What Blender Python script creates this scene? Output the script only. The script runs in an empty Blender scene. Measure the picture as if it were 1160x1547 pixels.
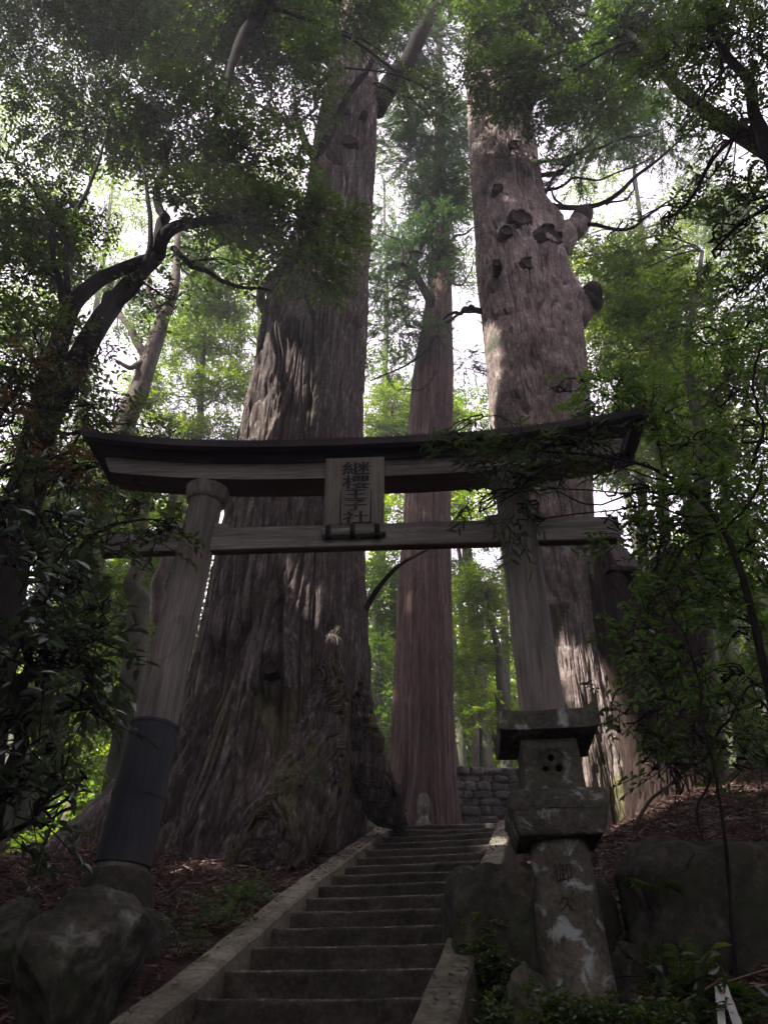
import bpy, bmesh, math, random
import numpy as np
from mathutils import Vector, Matrix

# ------------------------------------------------------------------ basics
scn = bpy.context.scene
COL = scn.collection
EYE = 1.6
F = 1203.0; PITCH = math.radians(35.05); ROLL = 0.0253

def ray(u, v):
    a = (u - 580) / F; b = (773.5 - v) / F
    cr, sr = math.cos(-ROLL), math.sin(-ROLL)
    x = a * cr + b * sr; up = -a * sr + b * cr
    c, s = math.cos(PITCH), math.sin(PITCH)
    return np.array([x, c - up * s, s + up * c])
def P(u, v, Y):
    """a point of the place: where the sight line through (u, v) of the photo meets the vertical plane Y metres ahead"""
    r = ray(u, v); p = r * (Y / r[1]); p[2] += EYE
    return p
def depth(p):
    return p[1] * math.cos(PITCH) + (p[2] - EYE) * math.sin(PITCH)
def M(px, p):
    return px * depth(p) / F

# ------------------------------------------------------------------ noise
_r = np.random.RandomState(5)
_perm = _r.permutation(256); _perm = np.concatenate([_perm, _perm, _perm])
_val = _r.rand(256) * 2 - 1
def vnoise(p):
    i = np.floor(p).astype(np.int64); f = p - i; i &= 255
    f = f * f * (3 - 2 * f)
    def h(a, b, c):
        return _val[_perm[_perm[_perm[(i[..., 0] + a) & 255] + ((i[..., 1] + b) & 255)] + ((i[..., 2] + c) & 255)]]
    fx, fy, fz = f[..., 0], f[..., 1], f[..., 2]
    x00 = h(0,0,0) * (1 - fx) + h(1,0,0) * fx; x10 = h(0,1,0) * (1 - fx) + h(1,1,0) * fx
    x01 = h(0,0,1) * (1 - fx) + h(1,0,1) * fx; x11 = h(0,1,1) * (1 - fx) + h(1,1,1) * fx
    return (x00 * (1 - fy) + x10 * fy) * (1 - fz) + (x01 * (1 - fy) + x11 * fy) * fz
def fbm(p, o=4):
    s = 0; a = 1; t = 0
    for k in range(o):
        s = s + a * vnoise(p * (2.03 ** k) + 17.3 * k); t += a; a *= .5
    return s / t
def ridged(p, o=3):
    s = 0; a = 1; t = 0
    for k in range(o):
        s = s + a * (1 - 2 * np.abs(vnoise(p * (2.1 ** k) + 9.1 * k))); t += a; a *= .5
    return s / t
def smooth(a, b, x):
    t = np.clip((x - a) / (b - a), 0, 1); return t * t * (3 - 2 * t)

# ------------------------------------------------------------------ mesh building
class MB:
    def __init__(s): s.V = []; s.F = []; s.n = 0; s.rn = []; s.mi = []
    def add(s, V, Fs, rnd=None, mi=0):
        V = np.asarray(V, float).reshape(-1, 3)
        for Fa in (Fs if isinstance(Fs, list) else [Fs]):
            Fa = np.asarray(Fa, np.int64)
            if len(Fa) == 0: continue
            s.F.append(Fa + s.n)
            s.rn.append(np.zeros(len(Fa)) if rnd is None else np.broadcast_to(rnd, (len(Fa),)).astype(float))
            s.mi.append(np.broadcast_to(mi, (len(Fa),)).astype(int))
        s.V.append(V); s.n += len(V); return s
    def build(s, name, mats, parent=None, sm=True, origin=None, local=False):
        V = np.concatenate(s.V); 
        o0 = np.zeros(3)
        if origin is not None: o0 = np.array(origin, float)
        elif parent is not None and not local: o0 = np.array(parent.location)
        V = V - o0
        me = bpy.data.meshes.new(name)
        tot = np.concatenate([np.full(len(f), f.shape[1]) for f in s.F])
        loops = np.concatenate([f.ravel() for f in s.F])
        me.vertices.add(len(V)); me.vertices.foreach_set('co', V.ravel().astype(np.float32))
        me.loops.add(len(loops)); me.loops.foreach_set('vertex_index', loops.astype(np.int32))
        me.polygons.add(len(tot))
        st = np.concatenate([[0], np.cumsum(tot)[:-1]])
        me.polygons.foreach_set('loop_start', st.astype(np.int32))
        me.polygons.foreach_set('material_index', np.concatenate(s.mi).astype(np.int32))
        me.polygons.foreach_set('use_smooth', np.full(len(tot), sm, dtype=bool))
        at = me.attributes.new('rnd', 'FLOAT', 'FACE'); at.data.foreach_set('value', np.concatenate(s.rn).astype(np.float32))
        me.update(calc_edges=True); me.validate()
        for m in (mats if isinstance(mats, (list, tuple)) else [mats]): me.materials.append(m)
        ob = bpy.data.objects.new(name, me); COL.objects.link(ob)
        if parent is not None: ob.parent = parent
        if origin is not None: ob.location = o0
        return ob

def grid_faces(nr, nc, wrap=True, off=0):
    i = np.arange(nr - 1)[:, None]; j = np.arange(nc if wrap else nc - 1)[None, :]
    j2 = (j + 1) % nc
    return np.stack([i * nc + j, i * nc + j2, (i + 1) * nc + j2, (i + 1) * nc + j], -1).reshape(-1, 4) + off

def tube(path, rad, n=8, cap=True):
    path = np.asarray(path, float); rad = np.broadcast_to(rad, (len(path),))
    T = np.gradient(path, axis=0); T /= np.linalg.norm(T, axis=1)[:, None] + 1e-9
    ref = np.array([0, 1., 0]) if abs(T[0, 1]) < .8 else np.array([1., 0, 0])
    A = np.cross(T, ref); A /= np.linalg.norm(A, axis=1)[:, None] + 1e-9
    B = np.cross(T, A)
    th = np.linspace(0, 2 * np.pi, n, endpoint=False)
    V = path[:, None] + rad[:, None, None] * (A[:, None] * np.cos(th)[None, :, None] + B[:, None] * np.sin(th)[None, :, None])
    Fs = [grid_faces(len(path), n)]
    if cap: Fs += [np.arange(n)[None, ::-1], (np.arange(n) + (len(path) - 1) * n)[None]]
    return V.reshape(-1, 3), Fs

def curve(pts, n=24, wob=0, seed=0):
    pts = np.asarray(pts, float)
    if len(pts) > 2:
        Q = np.vstack([2 * pts[0] - pts[1], pts, 2 * pts[-1] - pts[-2]])
        out = []; m = len(pts) - 1; k = max(3, n // m)
        for i in range(m):
            t = np.linspace(0, 1, k, endpoint=(i == m - 1))[:, None]
            a, b, c, d = Q[i], Q[i + 1], Q[i + 2], Q[i + 3]
            out.append(.5 * (2 * b + (c - a) * t + (2 * a - 5 * b + 4 * c - d) * t * t + (-a + 3 * b - 3 * c + d) * t ** 3))
        R = np.vstack(out)
    else:
        t = np.linspace(0, 1, n)[:, None]; R = pts[0] * (1 - t) + pts[1] * t
    if wob:
        t = np.linspace(0, 1, len(R)); k = len(R) / 6
        w = np.stack([fbm(np.stack([t * k, t * 0 + seed * 7.7, t * 0 + 3 * a], -1), 2) for a in range(3)], -1)
        R = R + w * wob * np.sin(np.pi * np.clip(t, 0, 1))[:, None] ** .5
    return R

def box(mb, c, s, rz=0, mi=0, tilt=None):
    c = np.array(c, float); s = np.array(s, float) / 2
    V = np.array([[x, y, z] for z in (-1, 1) for y in (-1, 1) for x in (-1, 1)], float) * s
    if tilt is not None: V = V @ np.array(tilt).T
    R = np.array([[math.cos(rz), -math.sin(rz), 0], [math.sin(rz), math.cos(rz), 0], [0, 0, 1]])
    V = V @ R.T + c
    mb.add(V, np.array([[0,2,3,1],[4,5,7,6],[0,1,5,4],[2,6,7,3],[0,4,6,2],[1,3,7,5]]), mi=mi)

def bevel(ob, w, seg=2, disp=0, dscale=6, sub=0, seed=0):
    bm = bmesh.new(); bm.from_mesh(ob.data)
    bmesh.ops.bevel(bm, geom=bm.edges[:] , offset=w, segments=seg, affect='EDGES', profile=.6)
    if sub:
        for _ in range(sub):
            le = [e for e in bm.edges if e.calc_length() > .05]
            bmesh.ops.subdivide_edges(bm, edges=le, cuts=1, use_grid_fill=True)
    if disp:
        co = np.array([v.co for v in bm.verts]); bm.normal_update()
        nn = np.array([v.normal for v in bm.verts])
        d = fbm(co * dscale + seed * 3.1, 4)[:, None] * disp
        co = co + nn * d
        for v, c in zip(bm.verts, co): v.co = c
    bm.to_mesh(ob.data); bm.free()
    for p in ob.data.polygons: p.use_smooth = True
    return ob

def empty(name, loc, rz=0):
    o = bpy.data.objects.new(name, None); COL.objects.link(o); o.location = Vector([float(a) for a in loc]); o.rotation_euler[2] = rz
    o.empty_display_size = .2
    return o
def tag(o, label=None, cat=None, group=None, kind=None):
    if label: o['label'] = label
    if cat: o['category'] = cat
    if group: o['group'] = group
    if kind: o['kind'] = kind
    return o

# ------------------------------------------------------------------ materials
def newmat(name):
    m = bpy.data.materials.new(name); m.use_nodes = True; nt = m.node_tree; nt.nodes.clear()
    out = nt.nodes.new('ShaderNodeOutputMaterial'); return m, nt, out
def N(nt, t, **k):
    n = nt.nodes.new(t)
    for a, b in k.items():
        if a in n.inputs: n.inputs[a].default_value = b
        else: setattr(n, a, b)
    return n
def ramp(nt, fac, stops):
    r = nt.nodes.new('ShaderNodeValToRGB'); e = r.color_ramp.elements
    while len(e) < len(stops): e.new(.5)
    for k, (p, c) in enumerate(stops): e[k].position = p; e[k].color = (*c, 1)
    nt.links.new(fac, r.inputs[0]); return r.outputs[0]
def surf(name, stops, scale=(4, 4, 4), detail=8, bump=.4, bdist=.02, rough=.85, fine=None, patch=None, rough_noise=.6, moss=None, bscale=None, spec=.3, stops2=None):
    """bark, wood, stone, earth: stretched noise colour + bump, optional patches (lichen, moss)"""
    m, nt, out = newmat(name); L = nt.links.new
    b = N(nt, 'ShaderNodeBsdfPrincipled', Roughness=rough); b.inputs['Specular IOR Level'].default_value = spec
    L(b.outputs[0], out.inputs[0])
    tc = N(nt, 'ShaderNodeTexCoord'); mp = N(nt, 'ShaderNodeMapping'); mp.inputs['Scale'].default_value = scale
    L(tc.outputs['Object'], mp.inputs[0])
    n1 = N(nt, 'ShaderNodeTexNoise', Scale=1.0, Detail=detail, Roughness=rough_noise, Distortion=0. if fine else .4); L(mp.outputs[0], n1.inputs[0])
    fac = n1.outputs[0]
    if fine:
        mf = N(nt, 'ShaderNodeMapping'); mf.inputs['Scale'].default_value = fine; L(tc.outputs['Object'], mf.inputs[0])
        nf = N(nt, 'ShaderNodeTexNoise', Scale=1.0, Detail=5.0, Roughness=.75); L(mf.outputs[0], nf.inputs[0])
        mm = N(nt, 'ShaderNodeMix', data_type='FLOAT'); mm.inputs[0].default_value = .55; L(fac, mm.inputs[2]); L(nf.outputs[0], mm.inputs[3]); fac = mm.outputs[0]
    col = ramp(nt, fac, stops)
    n2 = N(nt, 'ShaderNodeTexNoise', Scale=1.1, Detail=6.0, Roughness=.6); L(tc.outputs['Object'], n2.inputs[0])
    mx = N(nt, 'ShaderNodeMix', data_type='RGBA', blend_type='MULTIPLY'); mx.inputs[0].default_value = 1
    r2 = ramp(nt, n2.outputs[0], stops2 or [(.3, (.6, .6, .62)), (.7, (1.25, 1.2, 1.15))]); L(col, mx.inputs[6]); L(r2, mx.inputs[7])
    col = mx.outputs[2]
    for pk in (patch, moss):
        if not pk: continue
        c, lo, hi, sc = pk
        n3 = N(nt, 'ShaderNodeTexNoise', Scale=float(sc), Detail=7.0, Roughness=.62, Distortion=.6); L(tc.outputs['Object'], n3.inputs[0])
        f = ramp(nt, n3.outputs[0], [(lo, (0, 0, 0)), (hi, (1, 1, 1))])
        m3 = N(nt, 'ShaderNodeMix', data_type='RGBA'); L(f, m3.inputs[0]); L(col, m3.inputs[6]); m3.inputs[7].default_value = (*c, 1)
        col = m3.outputs[2]
    L(col, b.inputs['Base Color'])
    mb_ = N(nt, 'ShaderNodeMapping'); mb_.inputs['Scale'].default_value = bscale or tuple(a * 3 for a in scale); L(tc.outputs['Object'], mb_.inputs[0])
    nb = N(nt, 'ShaderNodeTexNoise', Scale=1.0, Detail=8.0, Roughness=.65); L(mb_.outputs[0], nb.inputs[0])
    bp = N(nt, 'ShaderNodeBump', Strength=bump, Distance=bdist); L(nb.outputs[0], bp.inputs['Height']); L(bp.outputs[0], b.inputs['Normal'])
    return m
def leafmat(name, stops, trans=(1.9, 2.1, .5), tw=.4, gloss=.06, rough=.35):
    m, nt, out = newmat(name); L = nt.links.new
    a = N(nt, 'ShaderNodeAttribute', attribute_name='rnd'); col = ramp(nt, a.outputs['Fac'], stops)
    d = N(nt, 'ShaderNodeBsdfDiffuse'); L(col, d.inputs[0])
    t = N(nt, 'ShaderNodeBsdfTranslucent'); mu = N(nt, 'ShaderNodeMix', data_type='RGBA', blend_type='MULTIPLY'); mu.inputs[0].default_value = 1
    L(col, mu.inputs[6]); mu.inputs[7].default_value = (*trans, 1); L(mu.outputs[2], t.inputs[0])
    m1 = N(nt, 'ShaderNodeMixShader'); m1.inputs[0].default_value = tw; L(d.outputs[0], m1.inputs[1]); L(t.outputs[0], m1.inputs[2])
    g = N(nt, 'ShaderNodeBsdfGlossy', Roughness=rough); g.inputs[0].default_value = (.9, .95, 1, 1)
    m2 = N(nt, 'ShaderNodeMixShader'); m2.inputs[0].default_value = gloss; L(m1.outputs[0], m2.inputs[1]); L(g.outputs[0], m2.inputs[2])
    L(m2.outputs[0], out.inputs[0]); return m

BARK_RED = surf('bark_red_brown', [(.34, (.02, .014, .013)), (.46, (.078, .057, .05)), (.54, (.15, .122, .112)), (.64, (.42, .385, .37))], (12, 12, 1.0), fine=(30, 30, 7), bscale=(40, 40, 9), bump=1.0, bdist=.05, rough=.9, moss=((.06, .075, .03), .56, .7, 1.3))
BARK_PINK = surf('bark_pinkish_flaking', [(.33, (.05, .037, .034)), (.45, (.18, .137, .124)), (.55, (.30, .243, .225)), (.66, (.56, .51, .49))], (8, 8, 3.), fine=(26, 26, 13), bump=.9, bdist=.04, rough=.9, moss=((.08, .085, .055), .55, .7, 1.4), patch=((.42, .44, .42), .62, .7, 4), bscale=(16, 16, 5))
BARK_MID = surf('bark_cedar_straight', [(.34, (.02, .012, .01)), (.48, (.085, .052, .043)), (.58, (.165, .115, .1)), (.7, (.31, .25, .23))], (14, 14, .5), fine=(45, 45, 4), bump=.8, bdist=.03, rough=.9)
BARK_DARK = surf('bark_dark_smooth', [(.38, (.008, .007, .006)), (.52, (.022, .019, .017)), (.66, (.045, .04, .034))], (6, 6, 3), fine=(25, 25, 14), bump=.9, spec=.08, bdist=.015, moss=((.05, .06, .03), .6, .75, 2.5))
BARK_PALE = surf('bark_pale_tan', [(.38, (.035, .026, .02)), (.5, (.085, .063, .05)), (.64, (.19, .145, .12))], (4, 4, 2), fine=(16, 16, 8), bump=.4, bdist=.02)
BARK_MOSS = surf('bark_mossy', [(.3, (.05, .05, .035)), (.7, (.14, .135, .1))], (5, 5, 1.5), bump=.6, bdist=.02, moss=((.06, .085, .03), .5, .65, 3))
ROTTEN = surf('rotten_wood', [(.3, (.012, .008, .006)), (.7, (.05, .03, .024))], (10, 10, 2), bump=.6)
STUMP = surf('stump_wood', [(.38, (.009, .005, .0045)), (.5, (.035, .019, .015)), (.66, (.09, .06, .05))], (8, 8, 1), fine=(28, 28, 6), bump=.8, bdist=.03)
GREEN_MOSS = surf('bark_moss_green', [(.36, (.035, .028, .016)), (.52, (.095, .085, .042)), (.66, (.24, .235, .12))], (10, 10, 2), fine=(30, 30, 12), bump=.9)  # mossy green bark tone, set in random patches
WOOD = surf('weathered_wood', [(.34, (.09, .08, .07)), (.47, (.22, .205, .185)), (.62, (.40, .38, .355))], (1.0, 12, 16), fine=(3, 50, 60), bump=.25, bdist=.006, rough=.8, stops2=[(.3, (.72, .72, .74)), (.7, (1.1, 1.08, 1.05))], moss=((.13, .14, .10), .58, .75, 3))
WOODV = surf('weathered_pillar_wood', [(.34, (.08, .072, .062)), (.47, (.21, .19, .17)), (.62, (.38, .355, .325))], (12, 12, .8), fine=(55, 55, 2.5), bump=.3, bdist=.006, rough=.8, stops2=[(.3, (.7, .7, .7)), (.7, (1.12, 1.08, 1.05))], moss=((.12, .12, .09), .58, .75, 2))
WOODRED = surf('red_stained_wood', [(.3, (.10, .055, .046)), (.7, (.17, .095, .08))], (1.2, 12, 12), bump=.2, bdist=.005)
ROOF = surf('dark_copper_sheet', [(.3, (.055, .05, .058)), (.7, (.11, .10, .115))], (1.5, 3, 3), bump=.1, rough=.85, spec=.15)
SLEEVE = surf('blue_grey_sheet_metal', [(.3, (.03, .036, .048)), (.7, (.085, .1, .125))], (3, 3, .8), bump=.15, rough=.75, spec=.25, patch=((.11, .06, .04), .52, .72, 2.4), fine=(30, 30, 2))
PLAQ = surf('plaque_wood', [(.36, (.19, .18, .155)), (.5, (.27, .255, .22)), (.64, (.36, .345, .3))], (12, 3, 1.2), fine=(40, 10, 3), bump=.15, bdist=.004)
IRON = surf('black_iron', [(.3, (.012, .012, .014)), (.7, (.03, .03, .033))], (8, 8, 8), bump=.2, rough=.5)
INK = surf('black_paint', [(.3, (.012, .011, .014)), (.7, (.022, .02, .025))], (8, 8, 8), bump=0, rough=.6)
STONE = surf('lantern_stone', [(.38, (.04, .04, .03)), (.5, (.095, .092, .072)), (.64, (.19, .18, .15))], (5, 5, 5), fine=(35, 35, 35), bump=.5, bdist=.01, patch=((.4, .43, .41), .57, .67, 6.5), moss=((.05, .07, .03), .52, .68, 3))
STONEPOST = surf('lantern_post_stone', [(.38, (.055, .055, .04)), (.5, (.13, .122, .095)), (.64, (.24, .22, .19))], (5, 5, 4), fine=(35, 35, 35), bump=.4, bdist=.008, patch=((.38, .41, .39), .555, .625, 6.5), moss=((.12, .09, .07), .6, .7, 4))
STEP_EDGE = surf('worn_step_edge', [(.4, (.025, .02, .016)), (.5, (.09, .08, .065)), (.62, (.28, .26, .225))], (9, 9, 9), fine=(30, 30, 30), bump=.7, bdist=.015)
STEP = surf('step_stone', [(.38, (.02, .016, .012)), (.5, (.055, .047, .037)), (.64, (.12, .108, .09))], (5, 5, 7), fine=(28, 28, 28), bump=.7, bdist=.015, patch=((.25, .24, .2), .69, .72, 9), moss=((.04, .05, .025), .55, .7, 2))
CURB = surf('curb_stone', [(.38, (.085, .08, .055)), (.5, (.19, .175, .13)), (.64, (.32, .3, .24))], (5, 5, 5), fine=(30, 30, 30), bump=.4, bdist=.01, moss=((.1, .12, .06), .6, .75, 3))
ROCK = surf('boulder_rock', [(.38, (.035, .035, .026)), (.5, (.10, .095, .07)), (.64, (.20, .19, .16))], (3, 3, 3), fine=(18, 18, 18), bump=.6, bdist=.02, patch=((.4, .42, .4), .62, .68, 2.2), moss=((.05, .065, .03), .55, .7, 1.4))
ROCKL = surf('lichened_boulder', [(.38, (.025, .025, .018)), (.5, (.06, .057, .043)), (.64, (.13, .125, .1))], (3, 3, 3), fine=(18, 18, 18), bump=.8, bdist=.02, patch=((.3, .31, .28), .54, .68, 2.6), moss=((.04, .05, .025), .5, .68, 1.8))
ROCKD = surf('dark_rock', [(.38, (.016, .016, .011)), (.5, (.042, .04, .03)), (.64, (.1, .095, .075))], (3, 3, 3), fine=(18, 18, 18), bump=.6, bdist=.02, moss=((.035, .05, .02), .5, .7, 1.8))
WALLST = surf('wall_stone', [(.38, (.04, .037, .03)), (.5, (.12, .115, .10)), (.64, (.28, .27, .25))], (3, 3, 3), fine=(18, 18, 18), bump=.6, bdist=.015, patch=((.42, .42, .39), .66, .7, 6), moss=((.06, .085, .03), .56, .72, 2))
SOIL = surf('forest_soil', [(.36, (.02, .012, .009)), (.5, (.055, .034, .026)), (.66, (.12, .08, .062))], (3, 3, 3), fine=(22, 22, 22), bump=.8, bdist=.04, moss=((.06, .08, .025), .58, .72, .35))
LITTER = surf('dead_twigs', [(.3, (.09, .04, .03)), (.7, (.22, .12, .095))], (3, 3, 3), bump=0)
def lit_leafs():
    return leafmat('fallen_needles', [(0, (.04, .022, .018)), (.5, (.11, .06, .05)), (.85, (.19, .12, .1)), (1, (.36, .3, .25))], (1, 1, 1), .1, .02)
NEEDLE_DEAD = lit_leafs()
L_DARK = leafmat('leaf_dark_green', [(0, (.024, .045, .018)), (.5, (.048, .08, .027)), (.9, (.085, .13, .04)), (1, (.17, .21, .05))], tw=.47)
L_GLOSS = leafmat('leaf_glossy_dark', [(0, (.02, .038, .017)), (.6, (.04, .07, .027)), (1, (.07, .11, .036))], tw=.25, gloss=.13, rough=.3)
L_FRESH = leafmat('leaf_fresh_green', [(0, (.045, .10, .027)), (.6, (.09, .17, .042)), (1, (.15, .24, .06))], tw=.5)
L_MID = leafmat('leaf_mid_green', [(0, (.032, .065, .018)), (.6, (.065, .115, .03)), (1, (.13, .19, .04))], trans=(2.2, 2.3, .5), tw=.52)
L_BRIGHT = leafmat('leaf_bright_green', [(0, (.04, .085, .018)), (.5, (.10, .165, .03)), (1, (.2, .26, .045))], trans=(2.6, 2.5, .42), tw=.6, gloss=.04)
L_CEDAR = leafmat('cedar_foliage', [(0, (.03, .06, .03)), (.5, (.055, .095, .045)), (1, (.10, .15, .06))], trans=(1.4, 1.7, .8), tw=.4, gloss=.03)
L_AUT = leafmat('leaf_russet', [(0, (.09, .045, .02)), (.5, (.14, .08, .03)), (1, (.08, .10, .03))], trans=(1.5, 1.3, .5), tw=.4)
PAPER = surf('white_paper', [(.3, (.75, .75, .76)), (.7, (.85, .85, .86))], (3, 3, 3), bump=.05)
ROPE = surf('straw_rope', [(.3, (.25, .15, .12)), (.7, (.4, .28, .2))], (20, 20, 20), bump=.4)

# ------------------------------------------------------------------ the sun (needed for the gaps in the canopy)
SUN_EL = math.radians(43); SUN_AZ = math.radians(-124)     # azimuth from +Y clockwise: high on the left, a little behind
SD = np.array([math.sin(SUN_AZ) * math.cos(SUN_EL), math.cos(SUN_AZ) * math.cos(SUN_EL), math.sin(SUN_EL)])
GAPS = [(P(384, 610, 9.5), .75), (P(392, 540, 9.5), .6), (P(905, 1120, 9.6), .42), (P(900, 1060, 9.6), .3), (P(915, 1175, 9.6), .32), (P(925, 1225, 9.4), .22), (P(866, 985, 9.8), .26),
        (np.array([1.17, 8.35, 3.43]), .24), (np.array([.98, 8.5, 3.3]), .14), (np.array([1.3, 8.9, 3.6]), .16), (P(45, 1290, 12.5), .9), (P(1120, 1210, 9), .3), (P(330, 1325, 8.6), .13), (P(1010, 1215, 9.2), .25), (P(1100, 1120, 14), 1.0),
        (P(470, 900, 9.2), .16)]
def in_gap(p, pad=0.):
    m = np.zeros(len(p), bool)
    for c, r in GAPS:
        d = p - c; t = d @ SD
        q = np.linalg.norm(d - t[:, None] * SD, axis=1)
        m |= (q < r + pad) & (t > .3)
    return m

# ------------------------------------------------------------------ foliage
def unit(v): return v / (np.linalg.norm(v, axis=-1, keepdims=True) + 1e-9)
def leaves(mb, rng, pos, dirs, L, twig, ll, lw, droop=.15, six=False, needle=False, ribbon=True, rb=None):
    n = len(pos)
    if n == 0: return
    up = np.array([0, 0, 1.])
    dirs = unit(dirs); side = unit(np.cross(dirs, up + rng.randn(n, 3) * .25)); nor = unit(np.cross(side, dirs))
    base = rng.rand(n) if rb is None else np.clip(rb + rng.randn(n) * .15, 0, 1)
    t = (np.arange(L)[None] + rng.rand(n, L) * .8) / L
    p = pos[:, None] + dirs[:, None] * (twig * t)[..., None] - up * (droop * twig * t ** 2)[..., None]
    if needle:
        d = unit(dirs[:, None] * .9 + rng.randn(n, L, 3) * .45 - up * .1)
    else:
        sg = np.where((np.arange(L) % 2)[None], 1., -1.)
        d = unit(side[:, None] * sg[..., None] * .8 + dirs[:, None] * .65 - up * .25 + rng.randn(n, L, 3) * .28)
    nn = unit(nor[:, None] + rng.randn(n, L, 3) * .45)
    s = unit(np.cross(d, nn)); nn = np.cross(s, d)
    a = ll * (.65 + .6 * rng.rand(n, L))[..., None]; w = a * (lw / ll) * .5
    p = p.reshape(-1, 3); d = d.reshape(-1, 3); s = s.reshape(-1, 3); nn = nn.reshape(-1, 3); a = a.reshape(-1, 1); w = w.reshape(-1, 1)
    rn = np.clip(np.repeat(base, L) * .7 + rng.rand(n * L) * .3, 0, 1)
    keep = ~in_gap(p, ll * .7 if ll > .1 else 0)
    p, d, s, nn, a, w, rn = p[keep], d[keep], s[keep], nn[keep], a[keep], w[keep], rn[keep]
    m = len(p)
    if not six:
        V = np.stack([p, p + d * a * .45 + s * w + nn * w * .3, p + d * a, p + d * a * .45 - s * w + nn * w * .3], 1)
        mb.add(V, np.arange(m * 4).reshape(-1, 4), rn)
    else:
        V = np.stack([p, p + d * a * .3 + s * w + nn * w * .35, p + d * a * .68 + s * w * .8 + nn * w * .2, p + d * a - nn * a * .08,
                      p + d * a * .68 - s * w * .8 + nn * w * .2, p + d * a * .3 - s * w + nn * w * .35], 1)
        b = np.arange(m)[:, None] * 6
        mb.add(V, np.concatenate([b + [[0, 1, 2, 3]], b + [[0, 3, 4, 5]]]), np.concatenate([rn, rn]))
    if ribbon:
        q0 = pos - dirs * twig * .25; q1 = pos + dirs * twig - up * droop * twig * .9; k = ~in_gap(q1)
        q0, q1 = q0[k], q1[k]; r = .0035 * (1 + ll * 4); sx = side[k] * r
        V = np.stack([q0 - sx, q0 + sx, q1 + sx * .3, q1 - sx * .3], 1); mb.add(V, np.arange(len(q0) * 4).reshape(-1, 4), 0, mi=1)
        u2 = nor[k] * r; V = np.stack([q0 - u2, q0 + u2, q1 + u2 * .3, q1 - u2 * .3], 1); mb.add(V, np.arange(len(q0) * 4).reshape(-1, 4), 0, mi=1)

# blob: (centre, (rx, ry, rz), cover)
def blob(u, v, Y, ru, rv, dep=None, cov=2.2):
    c = P(u, v, Y); a = M(ru, c); e = math.atan2(c[2] - EYE, c[1])
    # an upright ellipsoid seen from below at elevation e
    b = M(rv, c); dz = b * max(.6, math.cos(e)) + .0; dy = dep if dep else max(b * .9, a * .6)
    return (c, np.array([a, dy, max(dz, .25)]), cov)

SP = {  # leaf kinds: leaves per spray, twig length, leaf length, leaf width, droop
    'small': dict(L=10, twig=.42, ll=.105, lw=.048, droop=.25),
    'fine': dict(L=12, twig=.36, ll=.06, lw=.028, droop=.2),
    'big': dict(L=9, twig=.34, ll=.11, lw=.045, droop=.3, six=True),
    'near': dict(L=9, twig=.26, ll=.075, lw=.032, droop=.25, six=True),
    'mid': dict(L=11, twig=.55, ll=.12, lw=.06, droop=.2, ribbon=False),
    'far': dict(L=10, twig=.6, ll=.15, lw=.08, droop=.2, ribbon=False),
    'vfar': dict(L=10, twig=1.0, ll=.26, lw=.15, droop=.2, ribbon=False),
    'cedar': dict(L=22, twig=.42, ll=.16, lw=.026, droop=.45, needle=True),
    'shade': dict(L=10, twig=1.1, ll=.3, lw=.16, droop=.2, ribbon=False),
    'long': dict(L=7, twig=.2, ll=.13, lw=.024, droop=.5, six=True),
}
DENS = {'small': 2.1, 'cedar': 3.0, 'big': 1.1, 'near': 1.25, 'mid': 1.7, 'far': 1.3, 'vfar': 1.5, 'shade': 1.6}
def fill(mb, rng, blobs, kind, gap=.0, gfreq=1.1, rb=None, layer=None):
    sp = dict(SP[kind]); la = sp['ll'] * sp['lw'] * (.5 if not sp.get('six') else .65) * .9
    L = sp.pop('L'); twig = sp.pop('twig')
    for c, r, cov in blobs:
        area = math.pi * r[0] * max(r[2], r[1] * .7)
        n = int(cov * DENS.get(kind, 1.) * area / (L * la)) + 3
        d = unit(rng.randn(n, 3)); rad = rng.rand(n) ** .42
        p = c + d * rad[:, None] * r
        k = fbm(p * gfreq + 31.7, 3) > gap - .12 * rng.rand(n)
        p, d = p[k], d[k]
        dr = d * np.array([1, 1, .35]) + rng.randn(len(p), 3) * np.array([.5, .5, .35]) - np.array([0, 0, .12])
        leaves(mb, rng, p, dr, L, twig, rb=rb if rb is None else np.full(len(p), rb), **sp)

def limb(mb, p0, p1, r0, r1, wob, seed, n=14, bend=.12, seg=6):
    p0 = np.array(p0); p1 = np.array(p1); d = p1 - p0; l = np.linalg.norm(d)
    mid = (p0 + p1) / 2 + np.array([0, 0, bend * l])
    pa = curve([p0, mid, p1], n, wob, seed)
    if seg <= 5 and in_gap(pa).any(): return pa
    V, Fs = tube(pa, np.linspace(r0, r1, len(pa)), seg); mb.add(V, Fs)
    return pa

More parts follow.
